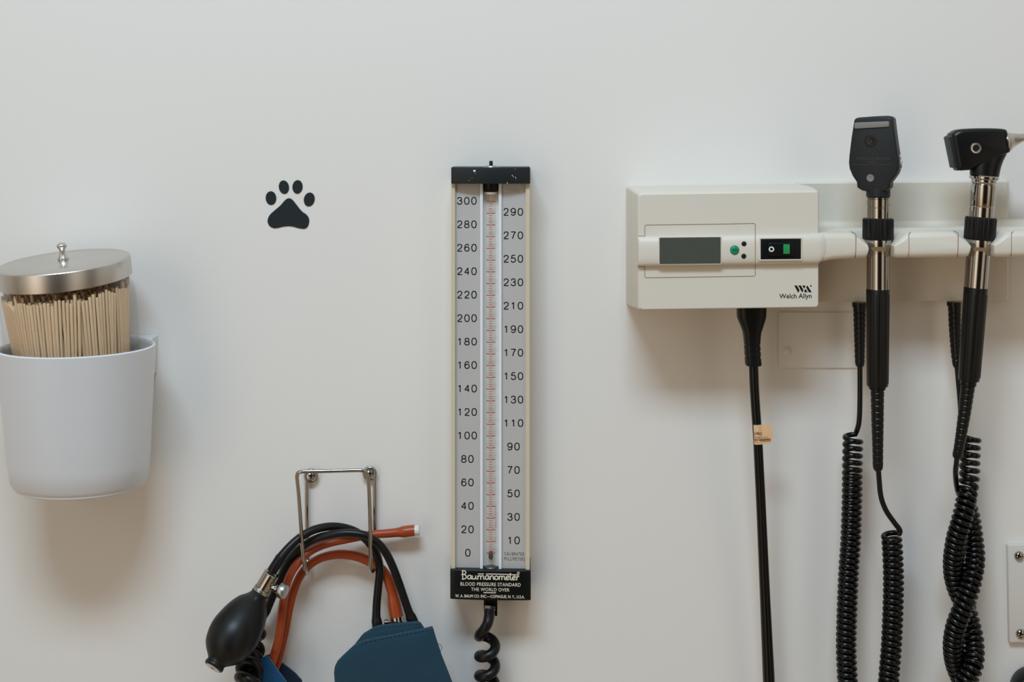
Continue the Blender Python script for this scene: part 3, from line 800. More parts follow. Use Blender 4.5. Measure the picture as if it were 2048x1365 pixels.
    def l_m(x, w_):
        stroke(at_(x, w_, [(.12, 210), (.12, 312)])); stroke(at_(x, w_, [(.12, 245), (.30, 212), (.45, 222), (.48, 260), (.48, 312)])); stroke(at_(x, w_, [(.48, 245), (.66, 212), (.82, 222), (.85, 260), (.85, 290), (1.0, 303)]))
    def l_e(x, w_):
        stroke(at_(x, w_, [(.12, 268), (.5, 254), (.86, 236), (.72, 209), (.42, 210), (.14, 240), (.12, 280), (.4, 307), (.95, 284)]))
    stroke([(262, 100), (262, 300)]); stroke([(235, 104), (290, 92), (333, 112), (338, 150), (305, 183), (225, 192)]); stroke([(300, 188), (343, 218), (350, 262), (318, 300), (242, 314)])
    l_a(375, 125); l_u(495, 130); l_m(625, 200); l_a(830, 120); l_n(945, 130); stroke([(1125, 207), (1085, 235), (1082, 275), (1122, 306), (1165, 278), (1163, 235), (1125, 207)])
    l_m(1175, 185); l_e(1362, 98); stroke([(1483, 130), (1480, 270), (1498, 303), (1525, 292)]); l_e(1525, 95)
    stroke([(1645, 205), (1645, 315)]); stroke([(1645, 250), (1675, 214), (1705, 222)])
    stroke([(650, 168), (805, 166)], 24, 2); stroke([(855, 166), (1260, 164), (1705, 175)], 24, 3)
    stroke([(1685 + 30 * math.cos(a), 122 + 30 * math.sin(a)) for a in [2 * PI * k / 12 for k in range(13)]], 9, 2)
    stroke([(1678, 138), (1678, 108), (1694, 112), (1690, 124), (1694, 138)], 7, 2)
    fit('BLOOD PRESSURE STANDARD', 921, 1041.3, 1166.0, 1173.2, 0.010, 1.1)
    fit('THE WORLD OVER', 942.3, 1019, 1176.6, 1183.4, 0.010, 1.1)
    fit('W. A. BAUM CO. INC.\u2014COPIAGUE, N. Y., U.S.A.', 910.5, 1049, 1190.6, 1197.6, 0.016, 1.0)
    prism(rect(967, 992, 1185.6, 1187.2, -SL, 981), 0.038, 0.0388, mb)
    mb.build('lettering', 'print_cream', base).location = (0, 0, 0)
    # outlet below
    prism(rrect(967.5, 994.5, 1180, 1226, 3, n=3), 0.012, 0.026).build('outlet_post', 'base_black', t, ang=50)
    prism([(988, 1215), (994.5, 1215), (994.5, 1233), (990, 1233)], 0.012, 0.024).build('outlet_lug', 'base_black', t)
    a = W(980.5, 1212, 0.026); b = W(979.5, 1222, 0.0275); s = S(.027)
    hexr = 12.6 * s; ax = (b - a).normalized()
    mb = MB(); mb.lathe([(0, 0), (hexr * .93, 0), (hexr, 1.5 * s), (hexr, 8 * s), (hexr * .9, 9.5 * s), (0, 9.5 * s)], a, ax, 6); mb.build('hose_nut', 'chrome', t, ang=20)
    # coiled hose: a thing of its own
    pts = [(979.5, 1217, .0275, 10.8), (978.8, 1228, .0285, 10.8), (977.5, 1238, .0300, 10.7), (974.5, 1249, .0320, 10.5), (968, 1260, .0320, 10.3), (960, 1269, .0290, 10.3)]
    s1 = smooth(pts, 6)
    P = [W(p[0], p[1], p[2]) for p in s1]; Rr = [p[3] * S(p[2]) for p in s1]
    cdep = 0.0240
    n = 0
    while True:
        th = PI + 0.15 + 2 * PI * n / 24
        y = 1274.5 + 39 * (th - PI) / (2 * PI)
        if y > 1480: break
        cx = 974.2
        P.append(W(cx, y + 3.5 * math.sin(th), cdep) + Vector((16.4 * S(cdep) * math.cos(th), -16.4 * S(cdep) * math.sin(th), 0))); Rr.append(10.2 * S(cdep)); n += 1
    mb = MB(); mb.sweep(P, Rr, 16)
    o = mb.build('coiled_hose', 'black_rubber', None, ang=60)
    tag(o, 'thick black coiled hose hanging from the foot of the wall manometer', 'hose')
manometer()

# ------------------------------------------------------------------ diagnostic wall station
FD = 0.0800                                        # front face depth
def station():
    t = thing('wall_transformer', 'cream diagnostic wall station with small display, switch and instrument shelf', 'medical device', tuple(W(1640, 610, 0)))
    SLP = 0.0145; XC = 1458
    def ring(x0, x1, y0, y1, r, d, sl=SLP): return [W(x, y, d) for x, y in rrect(x0, x1, y0, y1, r, sl, XC, 4)]
    xr = lambda d: EX + (1638.5 - EX) * K(FD) / K(d)
    mb = MB()
    mb.loft([ring(1252, xr(0), 369, 608, 7, 0.0), ring(1261, xr(.05), 374.5, 613, 7, 0.050), ring(1266.5, xr(.068), 378, 615, 7, 0.068), ring(1276, xr(.0785) - 0.5, 384, 617.5, 6, 0.0785), ring(1281, xr(FD) - 2.5, 387.5, 616, 5, FD)])
    body = mb.build('housing', 'beige_plastic', t, ang=22)
    # raised rounded bar across the front
    def bar(x0, x1, y0, y1, d0, d1, name, par, end0=True):
        n = 12; rings = []
        for x, f, hs, dy in ((x0, 0.80, .98, 0), (x0 + 2, 0.95, .995, 0), (x0 + 5, 1.0, 1, 0), (x1 - 5, 1.0, 1, 0), (x1 + 2, 0.95, .93, 2.2), (x1 + 8, 0.82, .83, 4), (x1 + 15, 0.66, .72, 5)):
            r = []
            for k in range(n + 1):
                a = PI * k / n
                dd = d0 + (d1 - d0) * (math.sin(a) ** 0.4) * f
                yc = (y0 + y1) / 2 - dy
                yy = yc - math.copysign(abs(math.cos(a)) ** 0.8, math.cos(a)) * (y1 - y0) / 2 * hs
                p = W(x, yy - (x - XC) * SLP, FD); p.y = -dd; r.append(p)
            a = r[-1].copy(); a.y = -(d0 - 0.004); b = r[0].copy(); b.y = -(d0 - 0.004)
            rings.append(r + [a, b])
        m_ = MB(); m_.loft(rings); return m_.build(name, 'beige_plastic', par, ang=40)
    BF = 0.0860
    bar(1275, 1639, 470.5, 530.5, 0.0785, BF, 'front_bar', t)
    sl = lambda x, y: (x, y - (x - XC) * SLP)
    # display panel outline
    def seam(pts, d, name='panel_seam', r=0.00022, par=t):
        m_ = MB(); 
        for p in pts: m_.sweep([W(x, y, dd) for x, y, dd in p], r, 6)
        return m_.build(name, 'seam_brown', par)
    x0, x1, yt, yb = 1289.5, 1510.5, 448, 553.5
    f = FD + 0.0001
    top = [(x0, 471, f), (x0, yt + 2, f), (x0 + 2, yt, f), (x1 - 2, yt, f), (x1, yt + 2, f), (x1, 469.5, f)]
    bot = [(x0, 530, f), (x0, yb - 2, f), (x0 + 2, yb, f), (x1 - 2, yb, f), (x1, yb - 2, f), (x1, 531, f)]
    mid = []
    for k in range(13):
        a = PI * k / 12
        mid.append((x1, 500.5 - math.copysign(abs(math.cos(a)) ** .8, math.cos(a)) * 30 * S(FD) / S(FD), 0.0785 + (BF - 0.0785) * math.sin(a) ** .4 + 0.0001))
    tl = lambda L_: [(*sl(x, y), d) for x, y, d in L_]
    seam([tl(top), tl(bot), tl(mid), tl([(1275, 470.2, f), (1290, 470.2, f)]), tl([(1275, 531, f), (1290, 531, f)])], 0)
    # screen
    mb = MB(); prism(rrect(1317.0, 1443.4, 473.2, 529.8, 3, SLP * .5, 1380), 0.083, BF + 0.0001, mb); mb.build('screen_bezel', 'beige_plastic', t, bevel=0.0004)
    prism(rrect(1319, 1441.3, 475.2, 527.9, 1.5, SLP * .7, 1380), 0.084, BF + 0.0003).build('display', 'lcd', t)
    # mode button and sensors
    bx, by = 1469.7, 500.7
    b = disc(bx, by, 10.2, 0.083, BF + 0.0012).build('mode_button', 'green_button', t)
    text_mesh('MODE', bx - 5.6, bx + 5.6, by - 2.3, by + 1.7, BF + 0.0012, bold=0.0).build('button_lettering', 'print_black', b).location = (0, 0, 0)
    for cx, cy in ((1488.2, 488), (1487.7, 512.7)):
        disc(cx, cy, 5.0, 0.083, BF + 0.0003, edge=0.0003).build('indicator', 'dark_hole', t)
    # rocker switch
    sw = prism(rect(1521.2, 1602, 478.2, 519.0, 0.008, 1561), 0.082, BF + 0.0004).build('switch_frame', 'base_black', t, bevel=0.0003)
    m_ = MB()
    for a0, a1 in (((1519.6, 477.0), (1603.6, 476.4)), ((1519.6, 520.8), (1603.6, 520.0)), ((1519.9, 477), (1519.9, 520.8)), ((1603.2, 476.4), (1603.2, 520))):
        m_.sweep([W(*a0, BF + .0001), W(*a1, BF + .0001)], 0.0006, 6)
    m_.build('switch_surround', 'beige_plastic', t)
    rk = prism(rrect(1536.6, 1586.8, 486, 511.5, 4, 0.01, 1561), 0.083, BF + 0.0022).build('rocker', 'black_plastic', t, bevel=0.0005)
    o_ = W(1543, 498.9, BF + 0.0023); m_ = MB()
    m_.sweep([o_ + Vector((math.cos(a), 0, math.sin(a))) * 4.2 * S(BF) for a in [2 * PI * k / 24 for k in range(25)]], 1.25 * S(BF), 8, False, flat=0.3)
    m_.build('off_mark', 'white_mark', rk).location = (0, 0, 0)
    lens = prism(rect(1567, 1579.6, 489.2, 508.2, 0.01, 1573), 0.085, BF + 0.0026).build('green_lens', 'green_lens', rk, bevel=0.0003); lens.location = (0, 0, 0)
    # logo and lettering
    G = lambda x, y: (1580 + x / 34.12, 565 + y / 34.12)
    m_ = MB()
    for poly in (((290, 215), (470, 215), (655, 540), (580, 690), (545, 690)), ((565, 215), (740, 215), (915, 520), (845, 700), (825, 690)), ((840, 212), (1005, 212), (1050, 285), (965, 440)),
                 ((1175, 205), (1475, 665), (1460, 685), (1290, 680), (1105, 360)), ((1065, 450), (1200, 680), (1000, 680), (970, 600))):
        prism([G(x, y) for x, y in poly], FD - 0.0004, FD + 0.00012, m_)
    prism([G(x, y) for x, y in ellipse(1425, 245, 52, 58, 0, 12)], FD - .0004, FD + .0001, m_)
    text_mesh('Welch Allyn', 1558.6, 1623.2, 587.6, 600.2, FD, bold=0.012, slope=-0.012, mb=m_)
    m_.build('logo', 'print_black', t)
    # rear plate of the shelf
    S2 = 0.0085; X2 = 1830
    rr2 = lambda x0, x1, y0, y1, r, d: [W(x, y, d) for x, y in rrect(x0, x1, y0, y1, r, S2, X2, 3)]
    mb = MB(); mb.loft([rr2(1590, 2013, 362, 600, 4, 0.0), rr2(1592, 2017.5, 362.5, 603, 4, 0.012), rr2(1594, 2014, 366, 602, 4, 0.0150)])
    mb.build('rear_plate', 'beige_plastic', t, ang=25)
    # the shelf beam with a fillet up to the plate
    def beam(x0, x1):
        n = 8; prof = [(0.010, 440), (0.0165, 440)]
        for k in range(n + 1):
            a = PI / 2 * k / n
            prof.append((0.0165 + 0.012 * (1 - math.cos(a)), 441 + 12.5 * math.sin(a)))
        prof += [(0.044, 456.0), (0.047, 457.5), (0.048, 462), (0.048, 496), (0.046, 499), (0.010, 495)]
        rings = []
        for x in (x0, x1):
            r = []
            for d, y in prof:
                p = W(x, y - (x - X2) * S2, d); xx = W(x, y, 0.048).x
                r.append(Vector((xx, p.y, p.z)))
            rings.append(r)
        m_ = MB(); m_.loft(rings); return m_
    beam(1600, 2110).build('shelf_beam', 'beige_plastic', t, ang=30)
    # forward blocks with chamfered jaws
    JF = 0.0840
    def block(x0, x1, lc, rc):
        y0, y1 = 465.5, 516.5
        poly = []
        if lc: poly += [(x0, 511), (x0 - 1, 492), (x0 + 3, 486), (x0 + 22, 470), (x0 + 29, y0 + 0.5)]
        else: poly += [(x0 + 46, 518.5), (x0 + 24, 522.5), (x0, 525), (x0, y0)]
        if rc: poly += [(x1 - 35, y0), (x1 - 27, y0 + 2.5), (x1 - 7, 482), (x1 - 1, 488), (x1, 494), (x1 - 0.5, 508), (x1 - 3, 514), (x1 - 7, y1)]
        else: poly += [(x1, y0), (x1, y1)]
        if lc: poly += [(x0 + 7, y1), (x0 + 2, 515)]
        poly = [(x, y - (x - X2) * S2) for x, y in poly]
        m_ = MB(); fr = [W(x, y, JF) for x, y in poly]
        rings = []
        c = sum(fr, Vector()) / len(fr)
        for dd, ins in ((0.030, 0.0), (JF - 0.0042, 0.0), (JF - 0.0022, 0.0007), (JF - 0.0008, 0.0020), (JF, 0.0042)):
            r = []
            for p in fr:
                zz = p.z - math.copysign(min(ins, abs(p.z - c.z)), p.z - c.z)
                r.append(Vector((p.x, -dd, zz)))
            rings.append(r)
        m_.loft(rings)
        b_ = m_.build('jaw_block', 'beige_plastic', t, ang=28)
        return b_
    bs = [block(1622, 1738, False, True), block(1789, 1942, True, True), block(1989, 2112, True, False)]
    for x, b_, k in ((1711.5, bs[0], 1), (1818, bs[1], -1), (1916, bs[1], 1), (2023, bs[2], -1)):
        yy = lambda y: y - (x - X2) * S2
        pts = [(x - 9 * k, yy(462), 0.050), (x - 8 * k, yy(463.5), 0.062), (x - 3 * k, yy(465.3), JF - 0.004), (x, yy(467.5), JF - 0.0015), (x + .3 * k, yy(471), JF), (x, yy(500), JF + .0001), (x - 1, yy(510.5), JF), (x - 1, yy(515.3), JF - 0.002)]
        m_ = MB(); m_.sweep([W(a, b, d) for a, b, d in smooth(pts, 3)], 0.00026 if k > 0 else 0.0002, 6)
        sm = m_.build('seam', 'seam_brown', b_); sm.location = (0, 0, 0)
    return t
station()

# ------------------------------------------------------------------ instruments
def instrument_handle(t, top, bot, prof_px, d):
    """parts along the axis: list of (name, material, [(radius px, along px)], ribs)"""
    a = W(*top, d); b = W(*bot, d); s = S(d); ax = (b - a).normalized()
    for name, m, prof, ribs in prof_px:
        mb = MB()
        pr = [(0, prof[0][1] * s)] + [(r * s, q * s) for r, q in prof] + [(0, prof[-1][1] * s)]
        if ribs: mb.lathe(pr, a, ax, ribs * 4, mod=lambda k: (1.0, 1.0, 0.955, 0.955)[k % 4])
        else: mb.lathe(pr, a, ax, 48)
        mb.build(name, m, t, ang=35)
    return a, ax, s

OD = 0.0690
def ophthalmoscope():
    t = thing('ophthalmoscope', 'black ophthalmoscope with flat paddle head, resting upright in the left shelf notch', 'medical instrument', tuple(W(1756, 772, OD)))
    a, ax, s = instrument_handle(t, (1756.5, 382), (1754.8, 772), [
        ('neck', 'black_satin', [(23, -6), (23.5, 0), (23.5, 11), (22, 12.5)], 0),
        ('collar', 'chrome', [(20, 12), (22.5, 13.5), (22.5, 15), (21.5, 16), (22.6, 17), (22.6, 32), (21.4, 32.6), (21.4, 33.6), (22.2, 34.2), (22.2, 56)], 0),
        ('knurled_ring', 'black_plastic', [(28, 54.5), (30, 56), (30.6, 59), (30.6, 94), (29.5, 97), (27, 98)], 26),
        ('flange', 'chrome', [(26.5, 97.5), (27, 99), (27, 110), (26, 112.5), (24.6, 114), (23, 119), (22.2, 126)], 0),
        ('metal_sleeve', 'chrome', [(22.2, 113), (22.2, 198)], 0),
        ('grip', 'black_plastic', [(22.2, 196.5), (22.8, 198), (22.4, 250), (21.2, 388), (20, 391)], 0),
    ], OD)
    # flutes on the grip
    for k in range(7):
        an = math.radians(-62 + k * 124 / 6)
        p = []
        for q in (206, 300, 384):
            r = (22.6 - (q - 198) / 190 * 1.4) * s
            p.append(a + ax * (q * s) + Vector((math.sin(an) * r, -math.cos(an) * r, 0)))
        mb = MB(); mb.sweep(p, 1.1 * s, 8); mb.build('grip_flute', 'black_plastic', t)
    m_ = MB(); prism(rect(1775, 1780.5, 408.5, 412.5), OD - 0.001, OD + 0.001, m_); m_.build('latch_pin', 'dark_hole', t)
    # head, built facing the room then turned on the handle
    hd = thing  # (parts below hang on the instrument)
    C = lambda x, y: (1640 + x / 3.174, 210 + y / 3.174)
    cxp = 1752.5
    org = W(cxp, 382, OD)
    yaw = Matrix.Translation(org) @ Matrix.Rotation(math.radians(-27), 4, 'Z') @ Matrix.Translation(-org)
    def turn(mb):
        mb.v = [yaw @ v for v in mb.v]; return mb
    sil = [(1708, 240), (1710.5, 236.8), (1716, 235), (1745, 232.8), (1783, 232.0), (1790, 234), (1793, 238), (1795, 258), (1799, 292), (1803, 320), (1803.5, 335), (1799.5, 347), (1792, 359), (1788.5, 364), (1788, 374.5), (1781.5, 381.5),
           (1765, 383), (1730, 383), (1722, 381.5), (1713.5, 375.5), (1712.6, 365), (1705, 352.5), (1699.5, 338), (1698.2, 326), (1699, 312), (1703, 275)]
    Mx = lambda x: cxp + (x + 8.7 - cxp) / 0.89
    sil = [(Mx(x - (17 if x > 1765 else 0)), y) for x, y in sil]
    hb, hf = OD - 0.0065, OD + 0.0075
    fr = [W(x, y, OD) for x, y in sil]; c = sum(fr, Vector()) / len(fr)
    mb = MB(); rings = []
    for dd, f in ((hb, 0.96), (hb + 0.001, 0.99), (hb + 0.002, 1.0), (hf - 0.0022, 1.0), (hf - 0.0008, 0.985), (hf - 0.0002, 0.965), (hf, 0.94)):
        rings.append([Vector((c.x + (p.x - c.x) * f, -dd, c.z + (p.z - c.z) * f)) for p in fr])
    mb.loft(rings); head = turn(mb).build('head', 'black_satin', t, ang=50)
    mb = MB(); prism([(Mx(x), y) for x, y in ((1714.5, 247), (1716, 245), (1774, 242.8), (1776, 244.5), (1775.5, 254), (1716, 257.8), (1714.2, 256.5))], hf - 0.001, hf + 0.0012, mb)
    turn(mb).build('brow_rest', 'grey_rest', head, bevel=0.0005).location = (0, 0, 0)
    def dish(cx, cy, r, m, nm, depth):
        s_ = S(hf); o = W(Mx(cx), cy, hf + 0.0001); m_ = MB()
        m_.lathe([(r * s_, -0.0008), (r * s_, 0.0004), (r * s_ * .92, 0.0005), (r * s_ * .6, 0.0003), (r * s_ * .3, 0.00015), (0, 0.0001)], o, (0, -1, 0), 32)
        x = turn(m_).build(nm, m, head, ang=60); x.location = (0, 0, 0)
    dish(1742.5, 281.5, 12.2, 'black_plastic', 'eyepiece', 0)
    dish(1744.5, 280.5, 2.6, 'dark_hole', 'sight_hole', 0)
    dish(1741.8, 356.5, 7.4, 'grey_rest', 'dial_window', 0)
    mb = MB(); text_mesh('WELCH ALLYN', Mx(1717), Mx(1776), 314.5, 320, hf, mb=mb); text_mesh('U.S.A.', Mx(1738), Mx(1752), 322.5, 327, hf, mb=mb)
    prism(rect(Mx(1709), Mx(1780), 329.0, 329.8, 0.01, 1745), hf - .0002, hf + .0002, mb)
    turn(mb).build('embossed_lettering', 'grey_emboss', head).location = (0, 0, 0)
    # lens wheel peeping out at the side
    s_ = S(OD); o = W(1760, 325, OD - 0.0062)
    mb = MB(); mb.lathe([(0, 0), (36 * s_, 0), (37.5 * s_, 0.0008), (37.5 * s_, 0.0062), (36 * s_, 0.007), (0, 0.007)], o, (0, -1, 0), 72, mod=lambda k: 1.0 if k % 4 < 2 else 0.965)
    turn(mb).build('lens_dial', 'white_plug', head, ang=30).location = (0, 0, 0)
ophthalmoscope()

def otoscope():
    d = OD
    t = thing('otoscope', 'black otoscope with silver cone pointing right, leaning in the right shelf notch', 'medical instrument', tuple(W(1937.5, 766, d)))
    a, ax, s = instrument_handle(t, (1968.5, 350), (1937.5, 764), [
        ('collar', 'chrome', [(27, 2), (28.5, 4), (28.5, 8), (25.5, 9), (24.5, 10), (24.5, 15), (23, 17), (22.8, 19), (24.5, 20.5), (25, 23), (25, 64), (24.4, 65), (24.6, 66), (24.4, 90)], 0),
        ('knurled_ring', 'black_plastic', [(28, 84.5), (30, 86), (30.6, 89), (30.6, 128), (29.5, 130), (27, 131)], 26),
        ('flange', 'chrome', [(26.5, 130), (27, 132), (27, 144), (26, 146.5), (24.6, 148), (23.4, 153), (23, 160)], 0),
        ('metal_sleeve', 'chrome', [(23.4, 146), (22.8, 228)], 0),
        ('grip', 'black_plastic', [(22.8, 226), (23.2, 228), (22.8, 280), (20.8, 410), (19.4, 413)], 0),
    ], d)
    u = Vector((1, 0, 0)); u = (u - ax * u.dot(ax)).normalized()
    for k in range(7):
        an = math.radians(-62 + k * 124 / 6); p = []
        for q in (238, 320, 405):
            r = (23.0 - (q - 228) / 185 * 2.3) * s
            p.append(a + ax * (q * s) + u * (math.sin(an) * r) + Vector((0, -1, 0)) * (math.cos(an) * r))
        mb = MB(); mb.sweep(p, 1.1 * s, 8); mb.build('grip_flute', 'black_plastic', t)
    C = lambda x, y: (1640 + x / 3.174, 210 + y / 3.174)
    sil = closed_smooth([C(x, y) for x, y in ((819, 197), (830, 176), (862, 158), (920, 151), (1000, 148), (1100, 149), (1158, 155), (1174, 172), (1184, 235), (1192, 292), (1160, 312), (1090, 340), (1020, 374), (945, 409), (905, 415), (872, 416), (856, 404), (836, 300))], 4)
    fr = [W(x, y, d) for x, y in sil]; c = sum(fr, Vector()) / len(fr)
    hw = 0.0085
    mb = MB(); rings = []
    for dd, f in ((-1.0, 0.80), (-0.94, 0.90), (-0.80, 0.97), (-0.55, 1.0), (0.55, 1.0), (0.80, 0.97), (0.94, 0.90), (1.0, 0.80)):
        rings.append([Vector((c.x + (p.x - c.x) * f, -(d + hw * dd), c.z + (p.z - c.z) * f)) for p in fr])
    mb.loft(rings); head = mb.build('head', 'black_plastic', t, ang=55)
    # lens frame strip at the left end
    mb = MB(); prism([C(x, y) for x, y in ((822, 205), (846, 190), (884, 400), (862, 402))], d - 0.0074, d + 0.0080, mb)
    mb.build('lens_frame', 'black_satin', head, bevel=0.0006).location = (0, 0, 0)
    mb = MB(); mb.sweep([W(*C(849, 196), d + 0.0083), W(*C(887, 400), d + 0.0083)], 0.0004, 6); mb.build('frame_seam', 'dark_hole', head).location = (0, 0, 0)
    # port ring
    o = W(*C(987, 275), d + hw - 0.0006); s_ = S(d + hw)
    mb = MB(); mb.lathe([(11.4 * s_, 0), (11.4 * s_, 0.0010), (10 * s_, 0.0018), (7.2 * s_, 0.0016), (6.0 * s_, 0.0006), (5.8 * s_, 0.0), (11.4 * s_, 0)], o, (0, -1, 0), 36); pr = mb.build('port_ring', 'bright_steel', head); pr.location = (0, 0, 0)
    mb = MB(); mb.lathe([(5.9 * s_, 0), (5.9 * s_, 0.0007), (0, 0.0007)], o, (0, -1, 0), 24); mb.build('port_hole', 'dark_hole', head).location = (0, 0, 0)
    # flared neck under the head
    mb = MB(); rings = []
    for y, x0, x1, dp in smooth([(285, 985, 1180, .0068), (310, 972, 1184, .0076), (335, 962, 1172, .0082), (365, 956, 1158, .0086), (400, 953, 1146, .0088), (430, 953, 1139, .0089), (458, 955, 1133, .0089)], 4):
        a0 = W(*C(x0, y), d); a1 = W(*C(x1, y), d); m0 = (a0 + a1) / 2; rx = (a1.x - a0.x) / 2
        rings.append([Vector((m0.x + rx * math.cos(2 * PI * k / 40), -(d + dp * math.sin(2 * PI * k / 40)), m0.z)) for k in range(40)])
    mb.loft(rings); mb.build('neck', 'black_plastic', head, ang=60).location = (0, 0, 0)
    # silver cone
    a = W(2008, 284.5, d); b = W(2092, 264, d); L_ = (b - a).length
    mb = MB(); mb.lathe([(0, 0), (22 * s, 0), (22.4 * s, 4 * s), (20.6 * s, 8 * s), (16.5 * s, 13 * s), (13.5 * s, 20 * s), (8.6 * s, 36 * s), (6.4 * s, 50 * s), (4.6 * s, L_ - 1 * s), (4.0 * s, L_), (3.2 * s, L_), (3.2 * s, L_ - 10 * s), (0, L_ - 10 * s)], a, b - a, 48)
    mb.build('speculum_cone', 'brushed_steel', head, ang=50).location = (0, 0, 0)
otoscope()

# ------------------------------------------------------------------ coiled cords
def strain_relief(t, pts, ribs):
    """ribbed sleeve; pts (px, py, d, r) from wide to narrow"""
    mb = MB(); s1 = smooth(pts, 12)
    Q = [W(*p[:3]) for p in s1]; ln = [0.0]
    for u, v in zip(Q, Q[1:]): ln.append(ln[-1] + (v - u).length)
    P = []; Rr = []; tot = ln[-1]; n = ribs * 9; k = 0
    for i in range(n + 1):
        q_ = tot * i / n
        while k < len(ln) - 2 and ln[k + 1] < q_: k += 1
        g = (q_ - ln[k]) / max(ln[k + 1] - ln[k], 1e-9)
        P.append(Q[k].lerp(Q[k + 1], g))
        r_ = (s1[k][3] * (1 - g) + s1[k + 1][3] * g) * S(s1[k][2])
        Rr.append(r_ * (0.92 if i % 9 in (4, 5) and 9 < i < n - 7 else 1.0))
    mb.sweep(P, Rr, 20)
    return mb.build('strain_relief', 'black_plastic', t, ang=25)
def flange(t, x, y, d, r, h):
    mb = MB(); mb.lathe([(0, 0), (r * S(d), 0), (r * S(d), h * S(d)), (0, h * S(d))], W(x, y, d), (0, 0, -1), 28); return mb.build('cord_socket', 'black_plastic', t)

CR = 15.6; WR = 5.25
def trim(h, target):                              # end the helix where it comes nearest to the straight lead
    k = min(range(len(h) - 20, len(h)), key=lambda i: (h[i] - target).length)
    return h[:k + 1]
def cord_one():
    t = thing('spiral_cable', 'black coiled cord hanging in two parallel coils below the ophthalmoscope', 'cord', tuple(W(1740, 1500, .03)))
    flange(t, 1718.5, 605, .022, 14, 9)
    strain_relief(t, [(1719, 610, .022, 12.6), (1719.2, 650, .0225, 11.8), (1719.4, 700, .0235, 10.4), (1719.6, 726, .024, 9.4), (1719.8, 734, .024, 6.5)], 12)
    strain_relief(t, [(1754.6, 770, OD, 16.5), (1754.6, 778, OD, 16.5), (1754.7, 779.5, OD, 13.8), (1755, 840, OD - .002, 12.4), (1755.6, 900, OD - .005, 10.8), (1755.8, 932, OD - .007, 10.2), (1755.9, 939, OD - .008, 8)], 14)
    lead = smooth([(1719.8, 728, .024), (1720, 770, .025), (1719.5, 820, .0265), (1717.5, 848, .0265), (1713, 864, .0250)], 8)
    P = [W(*p) for p in lead]
    c1 = smooth([(1706, 872, .030), (1705, 920, .030), (1704, 1000, .030), (1701.5, 1080, .030), (1697.5, 1140, .030), (1694.5, 1210, .030), (1692.3, 1290, .030), (1694, 1340, .031), (1697, 1385, .032), (1706, 1430, .034), (1724, 1462, .036), (1744, 1470, .038),
                 (1762, 1458, .040), (1772, 1425, .041), (1776, 1380, .042), (1779, 1340, .042), (1783, 1290, .042), (1786, 1220, .042), (1787, 1160, .042), (1785.5, 1110, .042), (1783, 1072, .042), (1782, 1060, .042)], 10)
    ax = [W(*p) for p in c1]
    def pit(q): return (14.2 if q < 0.03 else 12.0) * S(.03)
    h = coil_pts(ax, CR * S(.03), pit, PI + 0.55, -1, 18)
    P += trim(h, W(1800.5, 1063, .046))
    tail = smooth([(1800.5, 1063, .046), (1797, 1056.5, .047), (1788, 1045, .047), (1774, 1025, .048), (1765, 1005, .050), (1760.5, 985, .053), (1758.3, 960, .057), (1756.5, 936, .061)], 7)
    P += [W(*p) for p in tail]
    mb = MB(); mb.sweep(P, WR * S(.035), 10); mb.build('coil_wire', 'black_cord', t, ang=60)
cord_one()

